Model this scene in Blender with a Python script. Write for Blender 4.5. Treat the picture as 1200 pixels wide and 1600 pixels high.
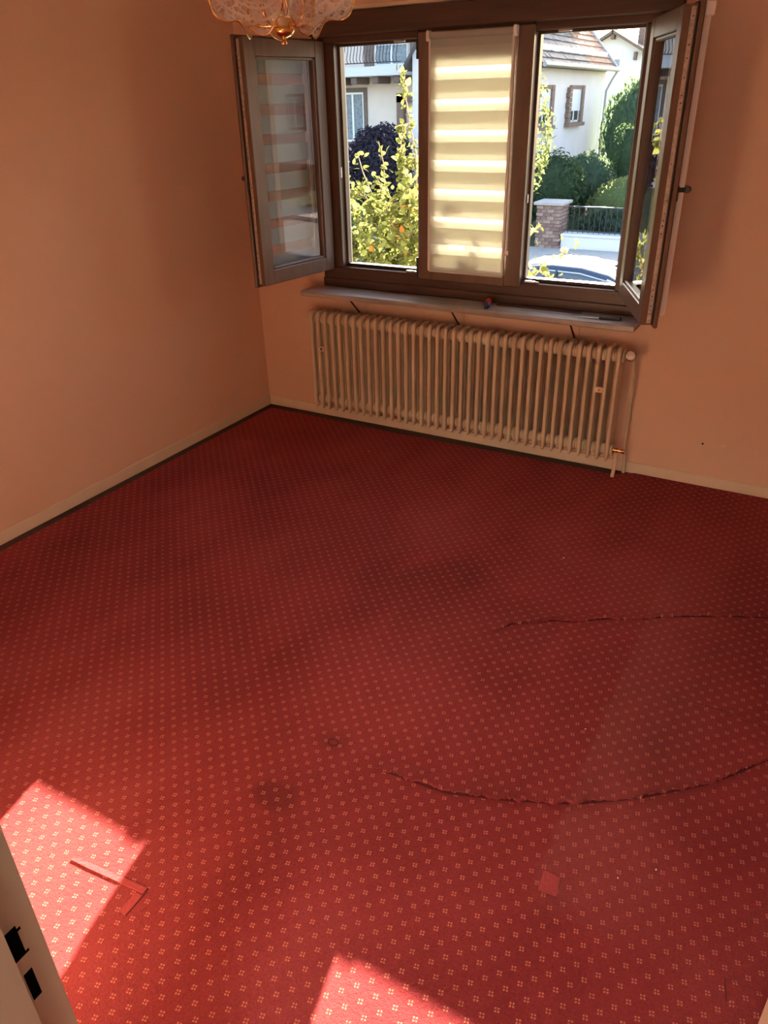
import bpy, math, random
from mathutils import Vector, Matrix

# ------------------------------------------------------------------ clear
for o in list(bpy.data.objects):
    bpy.data.objects.remove(o, do_unlink=True)
scene = bpy.context.scene
C = scene.collection
rad = math.radians

# ------------------------------------------------------------------ camera
CAM = Vector((3.0418, -3.7723, 1.75))
def camera():
    yaw, pitch, roll = rad(30.069), rad(28.58), rad(-1.435)
    fwd = Vector((-math.sin(yaw)*math.cos(pitch), math.cos(yaw)*math.cos(pitch), -math.sin(pitch)))
    right = Vector((math.cos(yaw), math.sin(yaw), 0))
    up = right.cross(fwd)
    r = right*math.cos(roll) + up*math.sin(roll)
    u = up*math.cos(roll) - right*math.sin(roll)
    d = bpy.data.cameras.new('camera')
    d.sensor_fit = 'VERTICAL'; d.sensor_height = 32.0; d.sensor_width = 24.0
    d.lens = 32.0*1176.15/1600.0
    d.clip_start = 0.02; d.clip_end = 400
    o = bpy.data.objects.new('camera', d); C.objects.link(o)
    m = Matrix((( r.x, u.x, -fwd.x, CAM.x), (r.y, u.y, -fwd.y, CAM.y), (r.z, u.z, -fwd.z, CAM.z), (0, 0, 0, 1)))
    o.matrix_world = m
    scene.camera = o
camera()

# ------------------------------------------------------------------ sky, sun, exposure
SUN_DIR = Vector((-0.228, 1.0, 0.3185)).normalized()      # towards the sun
w = bpy.data.worlds.new('sky'); scene.world = w
w.use_nodes = True
nt = w.node_tree; nt.nodes.clear()
sky = nt.nodes.new('ShaderNodeTexSky'); sky.sky_type = 'NISHITA'; sky.sun_disc = False
sky.sun_elevation = math.asin(SUN_DIR.z)
sky.sun_rotation = math.atan2(SUN_DIR.x, SUN_DIR.y)
sky.air_density = 1.0; sky.dust_density = 2.5; sky.ozone_density = 1.0
bg = nt.nodes.new('ShaderNodeBackground'); bg.inputs['Strength'].default_value = 0.38
wo = nt.nodes.new('ShaderNodeOutputWorld')
nt.links.new(sky.outputs[0], bg.inputs[0]); nt.links.new(bg.outputs[0], wo.inputs[0])
sd = bpy.data.lights.new('sun', 'SUN'); sd.energy = 26.0; sd.color = (1.0, 0.88, 0.70); sd.angle = rad(0.3)
so = bpy.data.objects.new('sun', sd); C.objects.link(so)
so.rotation_euler = (-SUN_DIR).to_track_quat('-Z', 'Y').to_euler(); so.location = (-5, 30, 25)
HALL_FILL_POWER = 24.0                                         # added fill lamp, unseen in the hall behind the doorway
vs = scene.view_settings
vs.view_transform = 'Standard'; vs.look = 'None'; vs.gamma = 1.0; vs.use_curve_mapping = False
vs.exposure = 1.33
scene.display_settings.display_device = 'sRGB'
scene.cycles.max_bounces = 14; scene.cycles.diffuse_bounces = 10; scene.cycles.glossy_bounces = 6
scene.cycles.transmission_bounces = 8; scene.cycles.transparent_max_bounces = 24

# ------------------------------------------------------------------ helpers: properties
def tag(o, label=None, cat=None, group=None, kind=None):
    if label: o['label'] = label
    if cat: o['category'] = cat
    if group: o['group'] = group
    if kind: o['kind'] = kind
    return o
def empty(name, loc=(0, 0, 0), rz=0.0, parent=None):
    o = bpy.data.objects.new(name, None); C.objects.link(o)
    o.empty_display_size = 0.05
    o.location = loc; o.rotation_euler = (0, 0, rz)
    if parent: o.parent = parent
    return o
def link_copy(src, name, parent=None, loc=None, rot=None, scale=None):
    o = src.copy(); o.name = name; C.objects.link(o)
    if parent is not None: o.parent = parent
    if loc is not None: o.location = loc
    if rot is not None: o.rotation_euler = rot
    if scale is not None: o.scale = scale
    return o

# ------------------------------------------------------------------ helpers: mesh builder
class MB:
    def __init__(s): s.v = []; s.f = []; s.sm = []
    def add(s, vs_, fs, smooth=False):
        n = len(s.v); s.v += [tuple(v) for v in vs_]
        s.f += [tuple(i+n for i in f) for f in fs]; s.sm += [smooth]*len(fs)
        return s
    def box(s, x0, x1, y0, y1, z0, z1, b=0.0):
        """axis-aligned box, optionally chamfered by b"""
        if b <= 0:
            v = [(x, y, z) for x in (x0, x1) for y in (y0, y1) for z in (z0, z1)]
            f = [(0, 1, 3, 2), (4, 6, 7, 5), (0, 4, 5, 1), (2, 3, 7, 6), (0, 2, 6, 4), (1, 5, 7, 3)]
            return s.add(v, f)
        c = ((x0+x1)/2, (y0+y1)/2, (z0+z1)/2); h = ((x1-x0)/2, (y1-y0)/2, (z1-z0)/2)
        return s.cbox(c, h, b)
    def cbox(s, c, h, b, R=None):
        v = []; idx = {}
        for sx in (-1, 1):
            for sy in (-1, 1):
                for sz in (-1, 1):
                    sg = (sx, sy, sz)
                    for a in range(3):
                        p = [sg[k]*(h[k]-(0 if k == a else b)) for k in range(3)]
                        idx[(sx, sy, sz, a)] = len(v)
                        p = Vector(p)
                        if R is not None: p = R @ p
                        v.append((p[0]+c[0], p[1]+c[1], p[2]+c[2]))
        f = []
        for a in range(3):
            o1, o2 = [(1, 2), (0, 2), (0, 1)][a]
            for sg in (-1, 1):
                q = []
                for s1, s2 in ((-1, -1), (1, -1), (1, 1), (-1, 1)):
                    k = [0, 0, 0]; k[a] = sg; k[o1] = s1; k[o2] = s2
                    q.append(idx[(k[0], k[1], k[2], a)])
                f.append(tuple(q))
        for a in range(3):                        # edges parallel to axis a
            o1, o2 = [(1, 2), (0, 2), (0, 1)][a]
            for s1 in (-1, 1):
                for s2 in (-1, 1):
                    k0 = [0, 0, 0]; k0[o1] = s1; k0[o2] = s2
                    ka = list(k0); ka[a] = -1; kb = list(k0); kb[a] = 1
                    f.append((idx[(*ka, o1)], idx[(*kb, o1)], idx[(*kb, o2)], idx[(*ka, o2)]))
        for sx in (-1, 1):
            for sy in (-1, 1):
                for sz in (-1, 1):
                    f.append((idx[(sx, sy, sz, 0)], idx[(sx, sy, sz, 1)], idx[(sx, sy, sz, 2)]))
        return s.add(v, f)
    def prism(s, poly, a0, a1, axis=1, smooth=False):
        """polygon in the two other axes, extruded along axis from a0 to a1"""
        n = len(poly); v = []
        for a in (a0, a1):
            for p in poly:
                q = [0, 0, 0]; o = [i for i in range(3) if i != axis]
                q[o[0]], q[o[1]] = p; q[axis] = a; v.append(q)
        f = [(i, (i+1) % n, n+(i+1) % n, n+i) for i in range(n)]
        s.add(v, f, smooth)
        s.add(v, [tuple(range(n)), tuple(range(2*n-1, n-1, -1))])
        return s
    def tube(s, pts, r, n=8, cap=True, smooth=True):
        pts = [Vector(p) for p in pts]; rs = r if isinstance(r, (list, tuple)) else [r]*len(pts)
        rings = []; nrm = None
        for i, p in enumerate(pts):
            t = (pts[min(i+1, len(pts)-1)]-pts[max(i-1, 0)])
            if t.length < 1e-9: t = Vector((0, 0, 1))
            t.normalize()
            if nrm is None:
                nrm = t.orthogonal().normalized()
            else:
                nrm = (nrm - t*nrm.dot(t))
                nrm = nrm.normalized() if nrm.length > 1e-6 else t.orthogonal().normalized()
            bi = t.cross(nrm)
            rings.append([p+(nrm*math.cos(2*math.pi*k/n)+bi*math.sin(2*math.pi*k/n))*rs[i] for k in range(n)])
        v = [q for rg in rings for q in rg]; f = []
        for i in range(len(pts)-1):
            for k in range(n):
                f.append((i*n+k, i*n+(k+1) % n, (i+1)*n+(k+1) % n, (i+1)*n+k))
        s.add(v, f, smooth)
        if cap:
            m = len(pts)-1
            s.add(rings[0], [tuple(range(n-1, -1, -1))]); s.add(rings[m], [tuple(range(n))])
        return s
    def lathe(s, prof, c=(0, 0, 0), n=20, M=None, smooth=True, close=False):
        """profile (r,z) spun about z"""
        v = []; f = []
        for r, z in prof:
            for k in range(n):
                a = 2*math.pi*k/n; p = Vector((r*math.cos(a), r*math.sin(a), z))
                if M is not None: p = M @ p
                v.append((p.x+c[0], p.y+c[1], p.z+c[2]))
        for i in range(len(prof)-1):
            for k in range(n):
                f.append((i*n+k, i*n+(k+1) % n, (i+1)*n+(k+1) % n, (i+1)*n+k))
        s.add(v, f, smooth)
        if prof[0][0] > 1e-6: s.f.append(tuple(range(len(s.v)-len(v)+n-1, len(s.v)-len(v)-1, -1))); s.sm.append(False)
        if prof[-1][0] > 1e-6: s.f.append(tuple(range(len(s.v)-n, len(s.v)))); s.sm.append(False)
        return s
    def sheet(s, fn, nu, nv, smooth=True):
        v = [fn(i/nu, j/nv) for j in range(nv+1) for i in range(nu+1)]
        f = [(j*(nu+1)+i, j*(nu+1)+i+1, (j+1)*(nu+1)+i+1, (j+1)*(nu+1)+i) for j in range(nv) for i in range(nu)]
        return s.add(v, f, smooth)
    def mesh(s, name, mat):
        me = bpy.data.meshes.new(name); me.from_pydata(s.v, [], s.f)
        me.polygons.foreach_set('use_smooth', s.sm)
        if mat: me.materials.append(mat)
        me.update(); return me
    def build(s, name, mat, parent=None, loc=None, rz=None):
        o = bpy.data.objects.new(name, s.mesh(name, mat)); C.objects.link(o)
        if parent: o.parent = parent
        if loc is not None: o.location = loc
        if rz is not None: o.rotation_euler = (0, 0, rz)
        return o

# ------------------------------------------------------------------ helpers: materials
def new_mat(name):
    m = bpy.data.materials.new(name); m.use_nodes = True
    t = m.node_tree; b = t.nodes['Principled BSDF']
    return m, t, b
def setc(b, col, rough=0.6, metal=0.0, spec=None):
    b.inputs['Base Color'].default_value = (*col, 1); b.inputs['Roughness'].default_value = rough
    b.inputs['Metallic'].default_value = metal
    if spec is not None: b.inputs['Specular IOR Level'].default_value = spec
def coords(t, scale=(1, 1, 1), rot=(0, 0, 0)):
    tc = t.nodes.new('ShaderNodeTexCoord'); mp = t.nodes.new('ShaderNodeMapping')
    mp.inputs['Scale'].default_value = scale; mp.inputs['Rotation'].default_value = rot
    t.links.new(tc.outputs['Object'], mp.inputs['Vector']); return mp.outputs[0]
def noise(t, vec, scale, detail=4.0, rough=0.55):
    n = t.nodes.new('ShaderNodeTexNoise'); n.inputs['Scale'].default_value = scale
    n.inputs['Detail'].default_value = detail; n.inputs['Roughness'].default_value = rough
    if vec is not None: t.links.new(vec, n.inputs['Vector'])
    return n.outputs['Fac']
def ramp(t, fac, stops):
    r = t.nodes.new('ShaderNodeValToRGB'); e = r.color_ramp.elements
    while len(e) < len(stops): e.new(0.5)
    for el, (p, c) in zip(e, stops): el.position = p; el.color = (*c, 1)
    t.links.new(fac, r.inputs[0]); return r.outputs[0]
def bump(t, b, h, strength=0.3, dist=0.01):
    n = t.nodes.new('ShaderNodeBump'); n.inputs['Strength'].default_value = strength
    n.inputs['Distance'].default_value = dist
    t.links.new(h, n.inputs['Height']); t.links.new(n.outputs[0], b.inputs['Normal'])
def math_(t, op, a, b=None, clamp=False):
    n = t.nodes.new('ShaderNodeMath'); n.operation = op; n.use_clamp = clamp
    for i, x in enumerate((a, b)):
        if x is None: continue
        if isinstance(x, (int, float)): n.inputs[i].default_value = x
        else: t.links.new(x, n.inputs[i])
    return n.outputs[0]
def mixc(t, fac, a, b, mode='MIX'):
    n = t.nodes.new('ShaderNodeMix'); n.data_type = 'RGBA'; n.blend_type = mode
    for sock, x in ((n.inputs['Factor'], fac), (n.inputs[6], a), (n.inputs[7], b)):
        if isinstance(x, (int, float)): sock.default_value = x
        elif isinstance(x, tuple): sock.default_value = (*x, 1)
        else: t.links.new(x, sock)
    return n.outputs[2]
def plain(name, col, rough=0.6, metal=0.0, var=0.0, vs_=20, bmp=0.0, spec=None):
    m, t, b = new_mat(name); setc(b, col, rough, metal, spec)
    if var or bmp:
        v = coords(t); n = noise(t, v, vs_)
        if var:
            lo = tuple(max(0, c*(1-var)) for c in col); hi = tuple(min(1, c*(1+var)) for c in col)
            t.links.new(ramp(t, n, [(0.3, lo), (0.7, hi)]), b.inputs['Base Color'])
        if bmp: bump(t, b, n, bmp, 0.005)
    return m
def wood(name, dark, light, scale=(3, 60, 60), rough=0.45, bmp=0.08):
    m, t, b = new_mat(name); setc(b, dark, rough)
    v = coords(t, scale); n = noise(t, v, 1.0, 6.0, 0.6)
    t.links.new(ramp(t, n, [(0.3, dark), (0.7, light)]), b.inputs['Base Color'])
    bump(t, b, n, bmp, 0.003); return m
def thin_glass(name, tint=(0.93, 0.96, 0.95), ior=1.7):
    m = bpy.data.materials.new(name); m.use_nodes = True; t = m.node_tree; t.nodes.clear()
    tr = t.nodes.new('ShaderNodeBsdfTransparent'); tr.inputs[0].default_value = (*tint, 1)
    gl = t.nodes.new('ShaderNodeBsdfGlossy'); gl.inputs['Roughness'].default_value = 0.0
    fr = t.nodes.new('ShaderNodeFresnel'); fr.inputs[0].default_value = ior
    mx = t.nodes.new('ShaderNodeMixShader'); out = t.nodes.new('ShaderNodeOutputMaterial')
    ge = t.nodes.new('ShaderNodeNewGeometry')
    io = math_(t, 'ADD', ior, math_(t, 'MULTIPLY', ge.outputs['Backfacing'], 1.0/ior-ior)); t.links.new(io, fr.inputs[0])   # same reflectance from both sides
    t.links.new(fr.outputs[0], mx.inputs[0]); t.links.new(tr.outputs[0], mx.inputs[1]); t.links.new(gl.outputs[0], mx.inputs[2])
    t.links.new(mx.outputs[0], out.inputs[0]); return m
def translucent(name, col, tcol, fac, clear=0.0, rough=0.9, var=0.0):
    m = bpy.data.materials.new(name); m.use_nodes = True; t = m.node_tree; t.nodes.clear()
    d = t.nodes.new('ShaderNodeBsdfDiffuse'); d.inputs[0].default_value = (*col, 1)
    tl = t.nodes.new('ShaderNodeBsdfTranslucent'); tl.inputs[0].default_value = (*tcol, 1)
    if var:
        oi = t.nodes.new('ShaderNodeObjectInfo'); v = coords(t); n = noise(t, v, 9.0)
        f = math_(t, 'ADD', math_(t, 'MULTIPLY', oi.outputs['Random'], 0.6), math_(t, 'MULTIPLY', n, 0.5), True)
        for nd, c in ((d, col), (tl, tcol)):
            a = tuple(x*(1-var) for x in c); bb = tuple(min(1, x*(1+var)) for x in c)
            t.links.new(ramp(t, f, [(0.2, a), (0.85, bb)]), nd.inputs[0])
    mx = t.nodes.new('ShaderNodeMixShader'); mx.inputs[0].default_value = fac
    t.links.new(d.outputs[0], mx.inputs[1]); t.links.new(tl.outputs[0], mx.inputs[2])
    out = t.nodes.new('ShaderNodeOutputMaterial'); last = mx.outputs[0]
    if clear > 0:
        tr = t.nodes.new('ShaderNodeBsdfTransparent'); m2 = t.nodes.new('ShaderNodeMixShader'); m2.inputs[0].default_value = clear
        t.links.new(last, m2.inputs[1]); t.links.new(tr.outputs[0], m2.inputs[2]); last = m2.outputs[0]
    t.links.new(last, out.inputs[0]); return m

# ---- room materials
def wall_material():
    m, t, b = new_mat('apricot wall paint'); setc(b, (0.70, 0.38, 0.23), 0.62, spec=0.35)
    v = coords(t)
    n = noise(t, v, 1.3, 3.0); f = noise(t, v, 160.0, 3.0); g = noise(t, v, 30.0, 3.0)
    c = ramp(t, n, [(0.3, (0.69, 0.455, 0.315)), (0.7, (0.73, 0.490, 0.345))])
    t.links.new(c, b.inputs['Base Color'])
    bump(t, b, math_(t, 'ADD', f, math_(t, 'MULTIPLY', g, 0.6)), 0.22, 0.003)
    return m
def carpet_material():
    m, t, b = new_mat('red patterned carpet'); setc(b, (0.35, 0.02, 0.025), 0.95, spec=0.12)
    tc = t.nodes.new('ShaderNodeTexCoord'); sx = t.nodes.new('ShaderNodeSeparateXYZ')
    t.links.new(tc.outputs['Object'], sx.inputs[0])
    vec = tc.outputs['Object']
    # slight waviness of the weave
    PX, PY = 0.0494, 0.0514
    u = math_(t, 'DIVIDE', math_(t, 'SUBTRACT', sx.outputs[0], 2.0288), PX)
    v = math_(t, 'DIVIDE', math_(t, 'SUBTRACT', sx.outputs[1], -2.5558), PY)
    def fr(x): return math_(t, 'SUBTRACT', math_(t, 'FRACT', math_(t, 'ADD', x, 100.5)), 0.5)
    a = fr(math_(t, 'ADD', u, v)); bb = fr(math_(t, 'SUBTRACT', u, v))
    du = math_(t, 'MULTIPLY', math_(t, 'ADD', a, bb), 0.5); dv = math_(t, 'MULTIPLY', math_(t, 'SUBTRACT', a, bb), 0.5)
    # four dots set as a little pinwheel
    ang = rad(14); ca, sa = math.cos(ang), math.sin(ang)
    ru = math_(t, 'ADD', math_(t, 'MULTIPLY', du, ca), math_(t, 'MULTIPLY', dv, sa))
    rv = math_(t, 'SUBTRACT', math_(t, 'MULTIPLY', dv, ca), math_(t, 'MULTIPLY', du, sa))
    eu = math_(t, 'ABSOLUTE', math_(t, 'SUBTRACT', math_(t, 'ABSOLUTE', ru), 0.068))
    ev = math_(t, 'ABSOLUTE', math_(t, 'SUBTRACT', math_(t, 'ABSOLUTE', rv), 0.068))
    mx = math_(t, 'MAXIMUM', eu, ev)
    fz = noise(t, vec, 700.0, 2.0)
    mx = math_(t, 'ADD', mx, math_(t, 'MULTIPLY', math_(t, 'SUBTRACT', fz, 0.5), 0.05))
    dot = math_(t, 'LESS_THAN', mx, 0.040)
    # pile colour: fine yarn grain, brushed cloudy patches, dust where furniture stood
    big = noise(t, coords(t, (1.0, 0.6, 1), (0, 0, rad(-30))), 1.9, 3.0, 0.5)
    mid = noise(t, coords(t, (1.0, 0.45, 1), (0, 0, rad(35))), 4.0, 4.0, 0.6)
    fine = noise(t, vec, 380.0, 3.0, 0.7)
    cl = math_(t, 'ADD', math_(t, 'MULTIPLY', big, 0.72), math_(t, 'MULTIPLY', mid, 0.28))
    base = ramp(t, cl, [(0.36, (0.205, 0.014, 0.019)), (0.50, (0.285, 0.027, 0.033)), (0.64, (0.325, 0.042, 0.046))])
    gr2 = math_(t, 'ADD', math_(t, 'MULTIPLY', fine, 0.6), math_(t, 'MULTIPLY', noise(t, vec, 150.0, 3.0, 0.7), 0.4))
    grain = ramp(t, gr2, [(0.3, (0.48, 0.48, 0.48)), (0.7, (1.42, 1.42, 1.42))])
    base = mixc(t, 1.0, base, grain, 'MULTIPLY')
    # greyish dust on the strip where the furniture stood (x > 2.73, y between -2.56 and -0.75)
    ed = math_(t, 'MULTIPLY', math_(t, 'SUBTRACT', noise(t, vec, 14.0, 3.0), 0.5), 0.05)
    xx = math_(t, 'ADD', sx.outputs[0], ed)
    d1 = math_(t, 'MULTIPLY', math_(t, 'SUBTRACT', xx, 2.725), 35.0, True)
    d2 = math_(t, 'SUBTRACT', 1.0, math_(t, 'MULTIPLY', math_(t, 'SUBTRACT', xx, 2.74), 2.6, True))
    d3 = math_(t, 'MULTIPLY', math_(t, 'ADD', sx.outputs[1], 2.62), 12.0, True)
    d4 = math_(t, 'MULTIPLY', math_(t, 'SUBTRACT', -0.75, sx.outputs[1]), 4.0, True)
    dust = math_(t, 'MULTIPLY', math_(t, 'MULTIPLY', d1, d2), math_(t, 'MULTIPLY', d3, d4))
    dust = math_(t, 'MULTIPLY', dust, math_(t, 'ADD', 0.03, math_(t, 'MULTIPLY', mid, 0.28)))
    base = mixc(t, dust, base, (0.40, 0.17, 0.15))
    # dark scuffed spot and a smaller one by the round cut
    for (px_, py_, rx_, ry_, amt) in ((1.995, -2.625, 0.075, 0.05, 0.75), (2.03, -2.36, 0.09, 0.06, 0.35), (2.06, -1.55, 0.45, 0.35, 0.30), (1.35, -1.35, 0.55, 0.30, 0.28)):
        qx = math_(t, 'DIVIDE', math_(t, 'SUBTRACT', sx.outputs[0], px_), rx_); qy = math_(t, 'DIVIDE', math_(t, 'SUBTRACT', sx.outputs[1], py_), ry_)
        dd = math_(t, 'SQRT', math_(t, 'ADD', math_(t, 'MULTIPLY', qx, qx), math_(t, 'MULTIPLY', qy, qy)))
        dd = math_(t, 'ADD', dd, math_(t, 'MULTIPLY', math_(t, 'SUBTRACT', mid, 0.5), 2.2))
        ms = math_(t, 'MULTIPLY', math_(t, 'SUBTRACT', 1.15, dd), 1.6, True)
        base = mixc(t, math_(t, 'MULTIPLY', ms, amt), base, (0.130, 0.008, 0.012))
    col = mixc(t, math_(t, 'MULTIPLY', dot, 0.75), base, (0.72, 0.25, 0.17))
    t.links.new(col, b.inputs['Base Color'])
    b.inputs['Sheen Weight'].default_value = 0.25; b.inputs['Sheen Roughness'].default_value = 0.5
    b.inputs['Sheen Tint'].default_value = (0.9, 0.35, 0.3, 1)
    bump(t, b, math_(t, 'ADD', fine, math_(t, 'MULTIPLY', noise(t, vec, 110.0, 3.0), 1.0)), 0.9, 0.006)
    return m
M = {}
M['wall'] = wall_material()
M['carpet'] = carpet_material()
M['ceiling'] = plain('white ceiling paint', (0.85, 0.83, 0.79), 0.8)
M['subfloor'] = wood('dark stained floor boards', (0.035, 0.014, 0.008), (0.075, 0.030, 0.015), (4, 50, 50), 0.6)
M['base'] = plain('cream gloss baseboard paint', (0.72, 0.58, 0.42), 0.38, var=0.05, vs_=6)
M['frame'] = wood('brown stained window wood', (0.060, 0.031, 0.021), (0.105, 0.056, 0.038), (14, 14, 3), 0.38)
M['frame_h'] = wood('brown stained window rail wood', (0.055, 0.029, 0.020), (0.100, 0.053, 0.036), (3, 14, 60), 0.38)
M['sash_wood'] = wood('worn brown sash wood', (0.115, 0.066, 0.044), (0.175, 0.108, 0.075), (22, 22, 3), 0.36)
M['gasket'] = plain('black rubber gasket', (0.012, 0.011, 0.011), 0.6)
M['steel'] = plain('dull zinc plated steel', (0.55, 0.54, 0.52), 0.38, 0.9, var=0.2, vs_=60)
M['espag'] = plain('scuffed zinc lock rail', (0.50, 0.43, 0.36), 0.5, 0.3, var=0.25, vs_=70)
M['glass'] = thin_glass('clear window glass', ior=1.8)
M['outer_plaster'] = plain('pale grey outside plaster', (0.62, 0.55, 0.52), 0.85, var=0.05, vs_=40)
M['white_plastic'] = plain('white plastic', (0.80, 0.78, 0.74), 0.4)
M['black_plastic'] = plain('black plastic', (0.016, 0.015, 0.015), 0.42)
M['rad'] = plain('beige radiator enamel', (0.60, 0.505, 0.355), 0.40, var=0.06, vs_=9)
M['brass'] = plain('polished brass', (0.83, 0.52, 0.20), 0.20, 1.0, var=0.08, vs_=15)
def sill_material():
    m, t, b = new_mat('grey weathered sill wood'); setc(b, (0.34, 0.30, 0.27), 0.30)
    v = coords(t, (2.2, 60, 40)); n = noise(t, v, 1.0, 6.0, 0.65); s = noise(t, coords(t), 7.0, 4.0)
    c = ramp(t, math_(t, 'ADD', math_(t, 'MULTIPLY', n, 0.7), math_(t, 'MULTIPLY', s, 0.3)), [(0.34, (0.17, 0.145, 0.13)), (0.5, (0.34, 0.31, 0.285)), (0.66, (0.50, 0.475, 0.45))])
    t.links.new(c, b.inputs['Base Color']); bump(t, b, n, 0.15, 0.002); return m
M['sill'] = sill_material()
M['blind_dense'] = translucent('cream dense blind cloth', (0.72, 0.71, 0.66), (0.62, 0.61, 0.555), 0.58)
M['blind_sheer'] = translucent('white sheer blind net', (0.78, 0.76, 0.71), (0.66, 0.65, 0.60), 0.58, clear=0.24)
M['blind_net'] = translucent('thin see-through blind net', (0.70, 0.66, 0.60), (0.45, 0.43, 0.40), 0.5, clear=0.82)
M['blind_case'] = plain('white blind rail', (0.78, 0.75, 0.70), 0.45)
M['paint_door'] = plain('cream lacquered door', (0.70, 0.55, 0.42), 0.40)
M['jamb'] = plain('putty painted steel door frame', (0.205, 0.15, 0.105), 0.45, var=0.04, vs_=5)
M['void'] = plain('empty black slot', (0.002, 0.002, 0.002), 0.9, spec=0.0)

# ================================================================== THE ROOM
RX, RY, RZ = 3.62, -3.535, 2.50            # right wall, door wall, ceiling
WT = 0.28                                  # outer wall thickness
WX0, WX1, WZ0, WZ1 = 0.505, 2.325, 0.79, 2.145   # hole for the window

floor = MB().box(-0.1, RX+0.6, -5.6, 0.02, -0.12, -0.008).build('floor', M['subfloor']); tag(floor, kind='structure')
ceil_ = MB().box(-0.1, RX+0.6, -5.6, WT, RZ, RZ+0.12).build('ceiling', M['ceiling']); tag(ceil_, kind='structure')
wl = MB().box(-0.15, 0.0, RY-0.15, WT, -0.1, RZ).build('wall_left', M['wall']); tag(wl, kind='structure')
wb = MB()
wb.box(0, WX0, 0, 0.10, -0.1, RZ).box(WX1, RX, 0, 0.10, -0.1, RZ)
wb.box(WX0, WX1, 0, 0.10, -0.1, WZ0).box(WX0, WX1, 0, 0.10, WZ1, RZ)
wb = wb.build('wall_back', M['wall']); tag(wb, kind='structure')
wo_ = MB()
wo_.box(-0.15, WX0+0.015, 0.10, WT, -2.5, 5.0).box(WX1-0.015, RX+0.6, 0.10, WT, -2.5, 5.0)
wo_.box(WX0+0.015, WX1-0.015, 0.10, WT, -2.5, WZ0).box(WX0+0.015, WX1-0.015, 0.10, WT, WZ1-0.02, 5.0)
wo_.build('outer_facade', M['outer_plaster'], wb)
wr = MB().box(RX, RX+0.15, RY-0.15, 0.1, -0.1, RZ).build('wall_right', M['wall']); tag(wr, kind='structure')
DX0, DX1, DZ = 2.445, 3.232, 2.02          # doorway
wf = MB()
wf.box(0, DX0, RY-0.15, RY, -0.1, RZ).box(DX1+0.02, RX, RY-0.15, RY, -0.1, RZ).box(DX0, DX1+0.02, RY-0.15, RY, DZ+0.02, RZ)
wf = wf.build('wall_front', M['wall']); tag(wf, kind='structure')
hall = MB()
hall.box(1.4, 1.5, -5.3, RY-0.15, -0.1, RZ).box(4.1, 4.2, -5.3, RY-0.15, -0.1, RZ).box(1.4, 4.2, -5.4, -5.3, -0.1, RZ)
hall = hall.build('wall_hall', M['ceiling']); tag(hall, kind='structure')
# paint chips and a plug hole in the wall right of the radiator
for (x, z, r, sq) in ((2.795, 0.226, 0.011, 0.6), (2.947, 0.219, 0.005, 1.3)):
    random.seed(int(x*1000)); pr = []
    for k in range(9):
        a = 2*math.pi*k/9; rr = r*random.uniform(0.6, 1.2); pr.append((x+rr*math.cos(a), z+rr*sq*math.sin(a)))
    MB().prism(pr, -0.0012, 0.0005, 1).build('paint_chip', M['base'], wb)
MB().lathe([(0.0045, 0), (0.0055, 0.001), (0.0035, 0.0012), (0.0032, -0.01), (0.0, -0.01)], (2.701, -0.001, 0.221), 12, Matrix.Rotation(rad(90), 3, 'X')).build('plug_hole', M['gasket'], wb)

def baseboard(name, pts):
    o = MB()
    for (x0, x1, y0, y1) in pts:
        o.box(x0, x1, y0, y1, -0.008, 0.055, 0.003)
    o = o.build(name, M['base']); tag(o, kind='structure'); return o
baseboard('baseboard_left', [(0.0, 0.010, RY, 0.0)])
baseboard('baseboard_back', [(0.010, RX, -0.010, 0.0)])

# ------------------------------------------------------------------ carpet
def ribbon(mb, pts, w, h, side, jag=0.004, seed=1, lift=None, step=0.012):
    """raised lip along a torn edge: pts is the edge, the lip runs w to the given side"""
    rnd = random.Random(seed)
    P = [Vector((p[0], p[1], 0)) for p in pts]; out = []
    for a, b in zip(P[:-1], P[1:]):
        n = max(1, int((b-a).length/step))
        for k in range(n): out.append(a.lerp(b, k/n))
    out.append(P[-1]); N = len(out)
    # smooth the corners
    for _ in range(6):
        out = [out[0]] + [(out[i-1]+out[i]*2+out[i+1])/4 for i in range(1, N-1)] + [out[-1]]
    prof = [(0.0, 0.0), (0.0, 1.0), (0.006, 1.02), (0.25, 0.62), (0.6, 0.2), (1.0, 0.0)]
    v = []; wob = 0
    for i, p in enumerate(out):
        t = (out[min(i+1, N-1)]-out[max(i-1, 0)]).normalized(); nn = Vector((-t.y, t.x, 0))*side
        s = i/(N-1); e = min(1, s*8, (1-s)*8+ (0.6 if lift else 0))
        wob = wob*0.75+rnd.uniform(-1, 1)*jag
        hh = h*(0.35+0.65*e)*(1+0.35*math.sin(i*0.21+seed)) + rnd.uniform(-0.1, 0.1)*h
        for d, z in prof:
            off = d*w + (wob+rnd.uniform(-0.4, 0.4)*jag if d < 0.2 else 0)
            q = p + nn*off; v.append((q.x, q.y, 0.0004+hh*z))
    k = len(prof)
    f = [(i*k+j, (i+1)*k+j, (i+1)*k+j+1, i*k+j+1) for i in range(N-1) for j in range(k-1)]
    mb.add(v, f, False)
cp = MB()
cp.prism([(0.066, -3.62), (3.60, -3.62), (3.60, -0.016), (2.40, -0.016), (2.30, -0.078), (2.0, -0.080), (1.0, -0.092), (0.066, -0.074)], -0.008, 0.0, 2)
carpet = cp.build('carpet', M['carpet'])
tag(carpet, 'worn red fitted carpet with small peach dotted motifs and torn seams', 'carpet')
M['tear'] = plain('frayed dark carpet edge and cut shadow', (0.10, 0.008, 0.010), 0.95)
M['fray'] = plain('pale red yarn ends', (0.46, 0.10, 0.09), 0.95)
M['scrap'] = plain('pinkish worn carpet scrap', (0.32, 0.042, 0.045), 0.95, var=0.12, vs_=120, bmp=0.4)
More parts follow.
